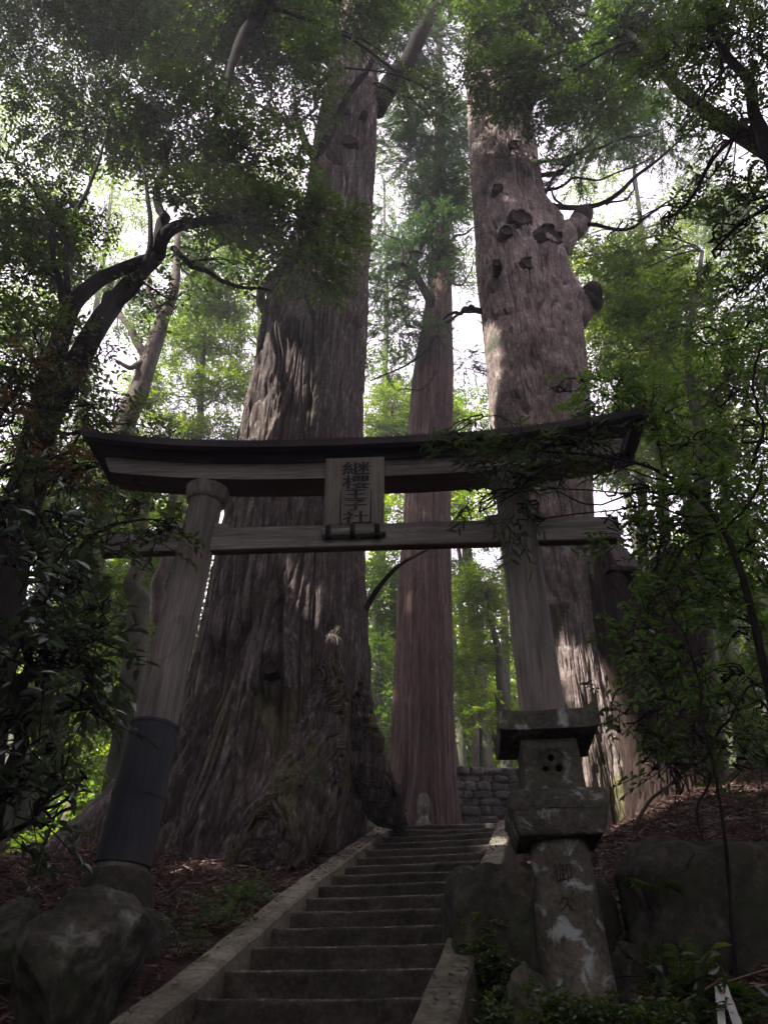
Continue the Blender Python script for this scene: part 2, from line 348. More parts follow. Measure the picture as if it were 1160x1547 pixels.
def tree(name, label, cat, path, radii, bark, blobs, kind, lmat, group=None, seed=1, gap=-.05, gfreq=1.1, limbs=(), br=.25, rb=None, subs=6, tw=.15, tn=14, bumpy=.06):
    rng = np.random.RandomState(seed)
    path = np.asarray(path, float); root = empty(name, path[0]); tag(root, label, cat, group)
    t0 = np.linspace(0, 1, len(path)); pa = curve(path, 40, tw, seed)
    ra = np.interp(np.linspace(0, 1, len(pa)), t0, radii)
    V, Fs = tube(pa, ra, tn)
    if bumpy:
        cen = np.repeat(pa, tn, 0); V = cen + (V - cen) * (1 + bumpy * 3 * fbm(V * np.array([2.2, 2.2, .9]) + seed, 3))[:, None]
    tm = MB().add(V, Fs); tm.build('trunk', bark, root)
    for i, (lp, r0, r1) in enumerate(limbs):
        q = curve(lp, 24, .12, seed + i); V, Fs = tube(q, np.linspace(r0, r1, len(q)), 8)
        MB().add(V, Fs).build('branch', bark, root)
        pa = np.vstack([pa, q]); ra = np.concatenate([ra, np.linspace(r0, r1, len(q))])
    bm_ = MB(); k = 0
    for c, r, cov in blobs:
        d = np.linalg.norm((pa - c) * np.array([1, 1, 1.0]), axis=1) + np.where(pa[:, 2] > c[2] - .2, 1.5, 0)
        j = int(np.argmin(d)); r0 = min(ra[j] * .5, .015 + .012 * d[j]) * (br / .25)
        q = limb(bm_, pa[j], c, r0, r0 * .5, .25, seed * 3 + k, seg=5); k += 1
        for s in range(subs):
            e = c + unit(rng.randn(3)) * r * .8; b0 = q[rng.randint(len(q) // 2, len(q))]
            q2 = limb(bm_, b0, e, r0 * .45, .008, .2, seed + k + s * 11, n=9, seg=4)
            for _ in range(2):
                e2 = q2[-1] + unit(rng.randn(3)) * r * .4; limb(bm_, q2[rng.randint(3, len(q2))], e2, .012, .004, .1, seed + k + s * 5, n=6, seg=3)
    if bm_.n: tag(bm_.build('twigs', bark, root), kind='stuff')
    cm = MB(); fill(cm, rng, blobs, kind, gap, gfreq, rb)
    if cm.n: cm.build('crown', [lmat, bark], root, sm=False)
    return root

# ------------------------------------------------------------------ ground
def ground_z(x, y):
    x = np.asarray(x, float); y = np.asarray(y, float)
    s = np.clip(.06 + .386 * y, 0, 4.26)
    z = s - .15 * smooth(.3, 4, y) * smooth(12, 10.5, y)
    z = z - .45 * smooth(-2.6, -5, x) * smooth(5, 11, y)
    xs = x - (y - 4.75) * .216 - (-.36)          # distance from the axis of the stair
    z = z + .75 * smooth(1.3, 3.2, xs) * smooth(4.0, 6.5, y) + .4 * smooth(2.5, 6, xs) * smooth(5, 8, y)
    z = z - .35 * smooth(.72, .95, np.abs(xs)) * smooth(5.8, 4.6, y) * smooth(0, 1, y)
    z = z - .3 * smooth(.95, .7, np.abs(xs)) * smooth(11.4, 10.6, y)
    z = z + .33 * np.clip(y - 19, 0, 40) + .02 * np.clip(y - 59, 0, 400) + .12 * np.clip(np.abs(x) - 9, 0, 30)
    p = np.stack([x, y, x * 0], -1)
    z = z + (.10 * fbm(p * .9, 3) + .04 * fbm(p * 3.5, 3)) * smooth(.8, 1.4, np.abs(xs)) + .8 * fbm(p * .09, 2) * smooth(22, 40, np.hypot(x, y))
    return z
def gz(x, y): return float(ground_z(np.array([x]), np.array([y]))[0])
def ground():
    a = np.concatenate([-np.geomspace(300, 8, 28), np.arange(-7.6, 8, .12), np.geomspace(8.2, 300, 28)])
    b = np.concatenate([-np.geomspace(300, 3, 22), np.arange(-2.6, 16, .12), np.geomspace(16.4, 400, 60)])
    X, Y = np.meshgrid(a, b); Z = ground_z(X, Y)
    mb = MB().add(np.stack([X, Y, Z], -1).reshape(-1, 3), grid_faces(len(b), len(a), wrap=False))
    tag(mb.build('ground', SOIL), kind='structure')
ground()

# dead needles, twigs and dry leaves on the slopes
def litter():
    rng = np.random.RandomState(3); mb = MB()
    n = 230000; x = rng.uniform(-7, 7, n); y = rng.uniform(3, 13, n)
    xs = x - (y - 4.75) * .216 + .36; k = (np.abs(xs) > 1.0) & (vnoise(np.stack([x * 1.3, y * 1.3, x * 0], -1)) > -.75); x, y = x[k], y[k]
    z = ground_z(x, y) + .015 + rng.rand(len(x)) ** 2 * .07
    p = np.stack([x, y, z], -1); d = unit(rng.randn(len(x), 3) * np.array([1, 1, .3])); s = unit(np.cross(d, rng.randn(len(x), 3)))
    l = rng.uniform(.04, .2, len(x))[:, None]; w = rng.uniform(.002, .011, len(x))[:, None]
    V = np.stack([p - d * l / 2, p + s * w, p + d * l / 2, p - s * w], 1)
    mb.add(V, np.arange(len(x) * 4).reshape(-1, 4), rng.rand(len(x)))
    m = 900; q = rng.uniform(-2, 13.5, m); sd = np.where(rng.rand(m) < .6, rng.uniform(-.95, -.73, m), rng.uniform(.64, .85, m))     # a few on the kerbs
    p = np.stack([-.36 + .095 * q + sd * math.cos(math.radians(18)), 4.75 + .44 * q - sd * math.sin(math.radians(18)), EYE + .3 + .17 * q + .062], -1)
    d = unit(rng.randn(m, 3) * np.array([1, 1, .15]) + np.array([0, .3, .1])); t = unit(np.cross(d, [0, 0, 1.])); l = rng.uniform(.03, .1, (m, 1)); w = rng.uniform(.002, .009, (m, 1))
    mb.add(np.stack([p - d * l / 2, p + t * w, p + d * l / 2, p - t * w], 1), np.arange(m * 4).reshape(-1, 4), rng.rand(m))
    n = 520
    for _ in range(n):
        x0 = rng.uniform(-5, 5); y0 = rng.uniform(5, 10.5)
        if abs(x0 - (y0 - 4.75) * .216 + .36) < 1.1: continue
        l = rng.uniform(.2, .6); an = rng.rand() * 6.3; q = np.array([x0, y0, gz(x0, y0) + .03])
        e = q + l * np.array([math.cos(an), math.sin(an), rng.uniform(0, .35)])
        V, Fs = tube(curve([q, (q + e) / 2 + rng.randn(3) * .05, e], 6), np.linspace(.007, .003, 6), 4); mb.add(V, Fs, rng.rand())
    tag(mb.build('fallen_needles', NEEDLE_DEAD, sm=False), 'reddish brown dead cedar needles and twigs littering the slopes beside the steps', 'leaf litter', kind='stuff')
litter()

# ------------------------------------------------------------------ rocks
def rock(name, label, c, r, mat, seed, cuts=9, amp=.2, rz=0, cat='boulder', group=None, parent=None, sub=6, build=True, sq=0):
    bm = bmesh.new(); bmesh.ops.create_icosphere(bm, subdivisions=sub, radius=1)
    V = np.array([v.co for v in bm.verts]); Fa = np.array([[v.index for v in f.verts] for f in bm.faces]); bm.free()
    rng = np.random.RandomState(seed)
    for _ in range(cuts):
        n = unit(rng.randn(3)); h = rng.uniform(.5, .85); d = V @ n - h
        V = V - np.outer(np.clip(d, 0, None) * .9, n)
    if sq: V = V / (np.sum(np.abs(V) ** sq, axis=1) ** (1 / sq))[:, None] * .9
    V = V * (1 + amp * fbm(V * 1.3 + seed * 5.1, 3) + amp * .5 * fbm(V * 4 + seed, 5))[:, None]
    V = V * np.array(r); a = rz
    V = V @ np.array([[math.cos(a), math.sin(a), 0], [-math.sin(a), math.cos(a), 0], [0, 0, 1]]) + np.array(c)
    mb = MB().add(V, Fa)
    if not build: return V, Fa
    o = mb.build(name, mat, parent, origin=None if parent else c)
    if not parent: tag(o, label, cat, group)
    return o
def pr(u, v, Y, ru, rv, dy):
    c = P(u, v, Y); return c, (M(ru, c), dy, M(rv, c) * 1.12)
c, r = pr(112, 1490, 5.2, 135, 128, .55); rock('boulder', 'large rounded grey boulder with pale lichen in front of the left pillar foot', c, r, ROCKL, 11, rz=.3)
c, r = pr(8, 1440, 5.5, 62, 75, .4); rock('boulder', 'dark olive boulder at the left edge behind the large rounded one', c, r, ROCKD, 4)
c, r = pr(215, 1450, 5.9, 45, 60, .3); rock('boulder', 'small angular dark rock between the left pillar foot and the kerb', c, r, ROCKD, 23)
c, r = pr(750, 1405, 5.3, 82, 84, .38); rock('boulder', 'big dark mossy rock wedged between the steps and the lantern post', c, r, ROCKD, 31, amp=.2, cuts=4, sq=4)
c, r = pr(790, 1530, 4.9, 62, 62, .35); rock('boulder', 'low olive rock below the dark one at the right kerb', c, r, ROCK, 37)
c, r = pr(940, 1520, 5.5, 62, 78, .3); rock('boulder', 'sloping dark rock just right of the lantern post foot', c, r, ROCKD, 41)
c, r = pr(1085, 1392, 5.7, 150, 100, .5); rock('boulder', 'broad flat faced dark boulder holding back the right bank', c, r, ROCKD, 52, cuts=3, amp=.16, sq=6)

# ------------------------------------------------------------------ stair
AX = np.array([.216, 1.0]); YAW = math.radians(18)
def stair():
    root = empty('stone_stair', (-.9, 2.6, .9)); tag(root, 'worn dark stone steps with pale kerbs climbing under the torii', 'stairs')
    rng = np.random.RandomState(8)
    r_, t_ = .17, .44
    for i in range(-2, 15):
        yaw = -math.radians(18 if i < 13 else 9) + rng.uniform(-.012, .012)
        cx, cy = -.36 + .095 * i, 4.75 + t_ * i; z = EYE + .3 + r_ * i
        w = 1.44; cx -= .045 * math.cos(YAW); cy += .045 * math.sin(YAW); dd = .62 if i < 14 else 4.2; nx, ny = 90, 8
        # profile across the step: riser bottom -> nosing -> tread back
        prof = [(0, -.26), (0.0, -.14), (.0, -.06), (-.004, -.03), (.0, -.012), (.01, -.002), (.03, 0), (dd * .4, 0), (dd, 0)]
        xx = np.linspace(-w / 2, w / 2, nx); V = []
        wear = .012 * np.cos(xx / w * math.pi)
        for k, (a, b) in enumerate(prof):
            q = np.stack([xx, xx * 0 + a, xx * 0 + b], -1); seed = i * 3.3
            n1 = fbm(np.stack([xx * 7, xx * 0 + b * 20 + a * 4, xx * 0 + seed], -1), 4)
            q[:, 1] -= n1 * .022 * (a < .02) ; q[:, 2] += fbm(np.stack([xx * 5, xx * 0 + a * 6, xx * 0 + seed + 5], -1), 3) * .007 - (.5 * wear if b > -.05 else 0)
            V.append(q)
        V = np.stack(V); V = V.reshape(-1, 3)
        R = np.array([[math.cos(yaw), -math.sin(yaw)], [math.sin(yaw), math.cos(yaw)]])
        V[:, :2] = V[:, :2] @ R.T; V += np.array([cx, cy, z])
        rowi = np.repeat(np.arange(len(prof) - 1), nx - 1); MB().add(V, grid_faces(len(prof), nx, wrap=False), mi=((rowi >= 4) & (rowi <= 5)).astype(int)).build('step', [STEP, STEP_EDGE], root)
    # kerbs: long stones following the slope on either side
    for sg, i0, i1 in ((-1, -2, 14.0), (1, -2, 13.2)):
        i = i0
        while i < i1 - .2:
            j = min(i1, i + rng.uniform(1.7, 2.6))
            def at(q, s): 
                s = s + (.13 * min(1, max(0, 1 - q / 6.)) if s < 0 else 0)
                yc = 4.75 + t_ * q; xc = -.36 + .095 * q
                return np.array([xc + s * math.cos(YAW), yc - s * math.sin(YAW) , EYE + .3 + r_ * q + .05])
            s0, s1 = (.66, .86) if sg > 0 else (-.95, -.73)
            jj = j - .03; V = []
            n = 8
            for q in np.linspace(i, jj, n):
                a = at(q, s0); b = at(q, s1); 
                for (pt, dz) in ((a, -.45), (a, -.02), (a * .93 + b * .07, 0), (a * .5 + b * .5, .004), (a * .07 + b * .93, 0), (b, -.02), (b, -.45)):
                    V.append(pt + np.array([0, 0, dz]) + .012 * np.array([fbm((pt * 4 + k * 9)[None], 3)[0] for k in range(3)]))
            V = np.array(V); Fs = [grid_faces(n, 7, wrap=True), np.arange(7)[None, ::-1], (np.arange(7) + (n - 1) * 7)[None]]
            ob = MB().add(V, Fs).build('kerb_stone', CURB, root, sm=False); i = j
stair()

# ------------------------------------------------------------------ torii
TC = np.array([-.2634, 6.1768]); TYAW = -.0985
def torii():
    z0 = EYE
    root = empty('torii_gate', (TC[0], TC[1], z0), TYAW); tag(root, 'grey weathered wooden torii with curved dark roof beam and hanging name plaque', 'torii gate')
    lean = .0371; HN = 3.916
    def pil(sg, h0, h1, r0, r1, name, mat, rough=.0, n=32, seed=0, extra=()):
        hs = np.linspace(h0, h1, 40); V = []
        pa = np.stack([sg * (1.5 + lean * (HN - hs)), hs * 0, hs], -1); ra = np.interp(hs, [h0, h1], [r0, r1])
        V, Fs = tube(pa, ra, n)
        cen = np.repeat(pa, n, 0); V = cen + (V - cen) * (1 + rough * fbm(np.stack([V[:, 0] * 9, V[:, 1] * 9, V[:, 2] * .8], -1) + seed, 3))[:, None]
        return MB().add(V, Fs).build(name, mat, root, local=True)
    for sg in (-1, 1):
        pil(sg, 1.0 if sg < 0 else .9, 4.64, .188, .158, 'pillar', WOODV, .05, seed=sg)
        # ring under the lintel
        hs = np.array([4.47, 4.48, 4.52, 4.58, 4.625, 4.63]); ra = np.array([.165, .182, .2, .205, .215, .19])
        pa = np.stack([sg * (1.5 + lean * (HN - hs)), hs * 0, hs], -1); V, Fs = tube(pa, ra, 32); MB().add(V, Fs).build('capital_ring', WOODV, root, local=True)
        # foot stone
        hs = np.array([.25, .5, .8, .95, 1.0, 1.02]) + (.14 if sg < 0 else .1); ra = np.array([.36, .33, .29, .265, .25, .2])
        pa = np.stack([sg * (1.5 + lean * (HN - hs)), hs * 0, hs], -1); V, Fs = tube(pa, ra, 36)
        V = V * (1 + .03 * fbm(V * 4, 3))[:, None]; MB().add(V, Fs).build('foot_stone', ROCKD, root, local=True)
    # metal sleeve on the left pillar: two sheets with a raised seam
    def hL(v): return P(243 + (1050 - v) * .235, v, 6.33)[2] - EYE
    h1, h2, h3 = hL(1097), hL(1203), hL(1308)
    pil(-1, h2 + .004, h1, .197, .191, 'metal_sleeve', SLEEVE); pil(-1, h3, h2 - .006, .204, .2, 'metal_sleeve', SLEEVE); pil(-1, h2 - .012, h2 + .012, .2065, .2065, 'sleeve_band', SLEEVE)
    pil(-1, h1 - .015, h1 + .01, .1985, .1985, 'sleeve_band', SLEEVE)
    # tie beam
    mb = MB(); box(mb, (0, 0, HN + .122), (4.79, .095, .235)); o = mb.build('tie_beam', [WOOD], root, local=True); bevel(o, .008, 2, .006, 3, 4)
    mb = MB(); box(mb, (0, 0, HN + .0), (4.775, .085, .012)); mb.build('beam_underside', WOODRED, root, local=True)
    for sg in (-1, 1):      # wedges beside the pillars
        for k in (-1, 1):
            xw = sg * 1.5 + k * .215; mb = MB(); box(mb, (xw, 0, HN + .268), (.17, .10, .055), tilt=[[1, 0, 0], [0, 1, 0], [-.18 * k, 0, 1]]); bevel(mb.build('wedge', WOOD, root, local=True), .006)
    def lift(a): return .27 * (abs(a) / 2.9) ** 2.6
    def beam(half, y0, y1, hb, ht, name, mat, slope=0, ends=0, mi=None, extra=0):
        xs = np.linspace(-half, half, 61); V = []
        for x in xs:
            l = lift(x); e = (x / half)
            for (y, h) in ((y0, hb), (y0, ht), (y1, ht), (y1, hb)):
                V.append((x + (ends * (h - hb) * np.sign(x) if abs(abs(x) - half) < 1e-6 else 0), y, h + l * (1 + extra)))
        Fa = grid_faces(61, 4); mi_ = np.zeros(len(Fa), int)
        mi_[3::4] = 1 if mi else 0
        mb = MB(); V = np.array(V); V[:, 2] += .004 * fbm(V * 2.5, 2); V[:, 1] += .004 * fbm(V * 2 + 5, 2)
        mb.add(V, Fa, mi=mi_); mb.add(V, [np.array([[3, 2, 1, 0]]), np.array([[0, 1, 2, 3]]) + 240])
        return mb.build(name, [mat] + ([mi] if mi else []), root, sm=False, local=True)
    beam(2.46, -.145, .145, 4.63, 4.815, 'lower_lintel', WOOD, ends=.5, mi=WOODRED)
    beam(2.58, -.19, .19, 4.817, 4.93, 'upper_lintel', ROOF, ends=.6)
    # roof: two thin slopes with a fascia, over the lintel
    xs = np.linspace(-2.74, 2.74, 71); prof = [(-.40, 4.825), (-.405, 4.90), (-.36, 4.915), (0, 5.09), (.36, 4.915), (.405, 4.90), (.40, 4.825), (.2, 4.934), (-.2, 4.934)]
    V = np.array([(x + (np.sign(x) * (h - 4.86) * .6 if abs(x) > 2.73 else 0), y, h + lift(x) * 1.08) for x in xs for (y, h) in prof])
    mb = MB().add(V, [grid_faces(71, 9), np.arange(9)[None, ::-1], np.arange(9)[None] + 70 * 9]); mb.build('roof', ROOF, root, sm=False, local=True)
    mb = MB()                                    # ragged bark edge along the eave
    rng = np.random.RandomState(2); n = 2600; x = rng.uniform(-2.74, 2.74, n); z = 4.905 + .27 * (np.abs(x) / 2.9) ** 2.6 * 1.08
    p = np.stack([x, x * 0 - .40 + rng.rand(n) * .08, z + .01], -1); d = unit(np.stack([rng.randn(n) * .5, rng.randn(n) * .3 - .5, rng.randn(n) * .5 + .2], -1)); s = unit(np.cross(d, rng.randn(n, 3))); l = rng.uniform(.01, .035, (n, 1))
    mb.add(np.stack([p, p + d * l * .5 + s * .004, p + d * l, p + d * l * .5 - s * .004], 1), np.arange(n * 4).reshape(-1, 4), rng.rand(n))
    mb.build('roof_debris', NEEDLE_DEAD, root, sm=False, local=True)
    # plaque
    def lp(u, v, Y):                             # into the torii's own frame
        q = P(u, v, Y); d = q[:2] - TC; c, s = math.cos(-TYAW), math.sin(-TYAW)
        return np.array([c * d[0] - s * d[1], s * d[0] + c * d[1], q[2] - EYE])
    bot = lp(534, 800, 6.08); top = lp(536, 692, 5.93)
    hgt = math.hypot(top[2] - bot[2], top[1] - bot[1]); ang = math.atan2(bot[1] - top[1], top[2] - bot[2])
    pe = empty('plaque', (bot[0], bot[1] + .0, bot[2])); pe.parent = root; pe.rotation_euler[0] = ang
    W = .56; D = .075
    mb = MB()
    oz = [(-W / 2, 0), (W / 2, 0), (W / 2, hgt), (-W / 2, hgt)]; iz = [(-W / 2 + .055, .05), (W / 2 - .055, .05), (W / 2 - .055, hgt - .05), (-W / 2 + .055, hgt - .05)]
    V = [(x, D * .5, z) for x, z in oz] + [(x, -D * .15, z) for x, z in oz] + [(x, -D * .5, z) for x, z in iz]
    mb.add(V, np.array([[0, 1, 2, 3], [0, 4, 5, 1], [1, 5, 6, 2], [2, 6, 7, 3], [3, 7, 4, 0], [4, 8, 9, 5], [5, 9, 10, 6], [6, 10, 11, 7], [7, 11, 8, 4], [8, 11, 10, 9]]))
    o = mb.build('board', PLAQ, pe, sm=False, local=True); bevel(o, .006, 2)
    mb = MB(); box(mb, (0, .0, -.035), (W + .03, .115, .07)); o = mb.build('ledge', WOOD, pe, local=True); bevel(o, .02, 3)
    for x in (-W * .4, 0, W * .4):
        mb = MB(); box(mb, (x, -.064, -.025), (.045, .012, .10)); box(mb, (x, -.03, -.085), (.045, .06, .014)); mb.build('bracket', IRON, pe, local=True)
    # lettering, top to bottom
    chars = [('継', .27, .137), ('櫻', .265, .142), ('王', .215, .098), ('子', .215, .108), ('社', .245, .127)]
    x0 = .02; z = hgt - .06
    for ch, w, h in chars:
        cu = bpy.data.curves.new('t', 'FONT'); cu.body = ch; cu.size = 1; cu.extrude = .0; cu.offset = .011
        to = bpy.data.objects.new('t', cu); COL.objects.link(to); bpy.context.view_layer.update()
        me = bpy.data.meshes.new_from_object(to.evaluated_get(bpy.context.evaluated_depsgraph_get())); bpy.data.objects.remove(to)
        if len(me.vertices) == 0: continue
        co = np.array([v.co for v in me.vertices]); mn = co.min(0); mx = co.max(0); s = mx - mn
        for v, q in zip(me.vertices, co):
            a = (q[0] - mn[0]) / s[0] - .5; b = (q[1] - mn[1]) / s[1] - 1
            v.co = (x0 + a * w, -D * .5 - .004, z + b * h)
        me.materials.append(INK); lo = bpy.data.objects.new('lettering', me); COL.objects.link(lo); lo.parent = pe
        z -= h + .006
    zt = hgt - .06 - .293; zb = z + .006
    for sx in (-1, 1):
        mb = MB(); xs_ = x0 + sx * .142; V = np.array([(xs_ - .004, 0, zt), (xs_ + .004, 0, zt), (xs_ + .008 - sx * .002, 0, zb + .03), (xs_ - .008 - sx * .002, 0, zb + .03), (xs_ - sx * .03, 0, zb), (xs_ + sx * .008, 0, zb)], float)
        V[:, 1] = -D * .5 - .003; mb.add(V, [np.array([[0, 1, 2, 3]]), np.array([[3, 2, 5, 4]])])
        mb.build('frame_stroke', INK, pe, local=True)
torii()

# ------------------------------------------------------------------ stone lantern
def lantern():
    Y = 5.0; q = P(873, 1500, Y); X = q[0]
    def h(v, dy=0): return P(862, v, Y + dy)[2]
    zb = h(1505, -.15)
    root = empty('stone_lantern', (X, Y, zb), -.10); root.rotation_euler[1] = -.032; tag(root, 'mossy stone lantern with upturned roof corners and three round holes beside the steps', 'stone lantern')
    Z = lambda v, dy=0: h(v, dy) - zb
    # post: round, slightly tapering, with soft shoulders
    zt = Z(1262, -.17); hs = np.array([-.3, 0, .03, zt * .5, zt - .03, zt]); ra = np.array([.212, .209, .205, .188, .170, .164])
    hh = np.linspace(-.3, zt, 60); pa = np.stack([hh * 0, hh * 0, hh], -1); V, Fs = tube(pa, np.interp(hh, hs, ra), 48)
    V[:, :2] *= (1 + .03 * fbm(V * 5, 4))[:, None]
    post = MB().add(V, Fs).build('post', STONEPOST, root, local=True)
    # flat dark characters: the shade of the carved strokes is in the colour
    for ch, zz, sz in (('御', zt - .20, .115), ('久', zt - .36, .09)):
        cu = bpy.data.curves.new('t', 'FONT'); cu.body = ch; cu.size = sz; to = bpy.data.objects.new('t', cu); COL.objects.link(to); bpy.context.view_layer.update()
        me = bpy.data.meshes.new_from_object(to.evaluated_get(bpy.context.evaluated_depsgraph_get())); bpy.data.objects.remove(to)
        bm = bmesh.new(); bm.from_mesh(me); bmesh.ops.triangulate(bm, faces=bm.faces[:]); bm.to_mesh(me); bm.free()
        co = np.array([v.co for v in me.vertices]); 
        if len(co) == 0: continue
        co -= (co.min(0) + co.max(0)) / 2
        for v, c_ in zip(me.vertices, co):
            an = c_[0] / .19 - .12; r = np.interp(zz + c_[1], hs, ra) * 1.0 + .0045
            v.co = (math.sin(an) * r, -math.cos(an) * r, zz + c_[1])
        me.materials.append(ROTTEN); lo = bpy.data.objects.new('lettering_shade', me); COL.objects.link(lo); lo.parent = root  # rotten wood colour serves here as the groove shade
    # platform: widening slab
    def slab(name, levels, seed, mat=STONE, bev=.012, dsp=.01):
        mb = MB(); V = []
        for z, a, b in levels: V += [(-a, -b, z), (a, -b, z), (a, b, z), (-a, b, z)]
        n = len(levels); mb.add(V, [grid_faces(n, 4), np.array([[3, 2, 1, 0]]), np.array([[0, 1, 2, 3]]) + (n - 1) * 4])
        o = mb.build(name, mat, root, local=True); return bevel(o, bev, 2, dsp, 7, 3, seed)
    fb = -.275
    z1 = Z(1221, fb); z2 = Z(1196, fb)
    slab('platform', [(zt - .01, .24, .24), (zt + .05, .262, .262), (z1 - .0, .275, .275), (z1 + .012, .29, .29), (z2, .285, .285), (z2 + .03, .25, .25)], 1)
    z3 = z2 + .03; z4 = Z(1113, -.2)
    z4 = max(z4, z3 + .3)
    fbx = slab('fire_box', [(z3, .188, .188), (z3 + .03, .183, .183), (z4, .172, .172)], 2, dsp=.008)
    fbx.data.materials.append(IRON)  # black lining: the dark inside the three holes is put in the colour
    # recessed round panel and three holes, cut into the box
    zc = (z3 + z4) / 2 + .005; cut = []
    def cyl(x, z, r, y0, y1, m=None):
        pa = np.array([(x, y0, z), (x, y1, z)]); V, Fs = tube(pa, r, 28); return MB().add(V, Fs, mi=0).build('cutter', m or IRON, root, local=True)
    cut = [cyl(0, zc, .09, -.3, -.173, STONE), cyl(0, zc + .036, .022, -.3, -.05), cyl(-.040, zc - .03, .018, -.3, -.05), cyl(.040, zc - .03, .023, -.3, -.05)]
    bpy.context.view_layer.update()
    for c_ in cut:
        md = fbx.modifiers.new('b', 'BOOLEAN'); md.object = c_; md.operation = 'DIFFERENCE'; md.solver = 'EXACT'
    bpy.context.view_layer.update()
    me = bpy.data.meshes.new_from_object(fbx.evaluated_get(bpy.context.evaluated_depsgraph_get())); fbx.modifiers.clear(); fbx.data = me
    for c_ in cut: bpy.data.objects.remove(c_)
    # roof with upturned corners
    n = 41; g = np.linspace(-1, 1, n); GX, GY = np.meshgrid(g, g); R = .30
    cor = (np.abs(GX) * np.abs(GY)) ** 9.0; edge = np.maximum(np.abs(GX), np.abs(GY))
    zl = z4 - .01; lowz = zl + .03 * edge ** 1.5 + .01 * cor
    topz = zl + .14 + .10 * (1 - edge) ** .8 + .13 * cor
    topz = np.maximum(topz, lowz + .03)
    X_, Y_ = GX * R * (1 + .05 * cor), GY * R * (1 + .05 * cor)
    Vt = np.stack([X_, Y_, topz], -1).reshape(-1, 3); Vb = np.stack([X_ * .97, Y_ * .97, lowz], -1).reshape(-1, 3)
    Vt[:, 2] += .01 * fbm(Vt * 9, 3); ft = grid_faces(n, n, wrap=False); fbm_ = ft[:, ::-1] + n * n
    rim = np.concatenate([np.arange(n), np.arange(1, n) * n + n - 1, (n * n - 2 - np.arange(n - 1)), (np.arange(n - 2, 0, -1) * n)])
    rn = np.roll(rim, -1); side = np.stack([rim, rn, rn + n * n, rim + n * n], 1)
    MB().add(np.vstack([Vt, Vb]), [ft, fbm_, side]).build('roof', STONE, root, sm=False, local=True)
lantern()

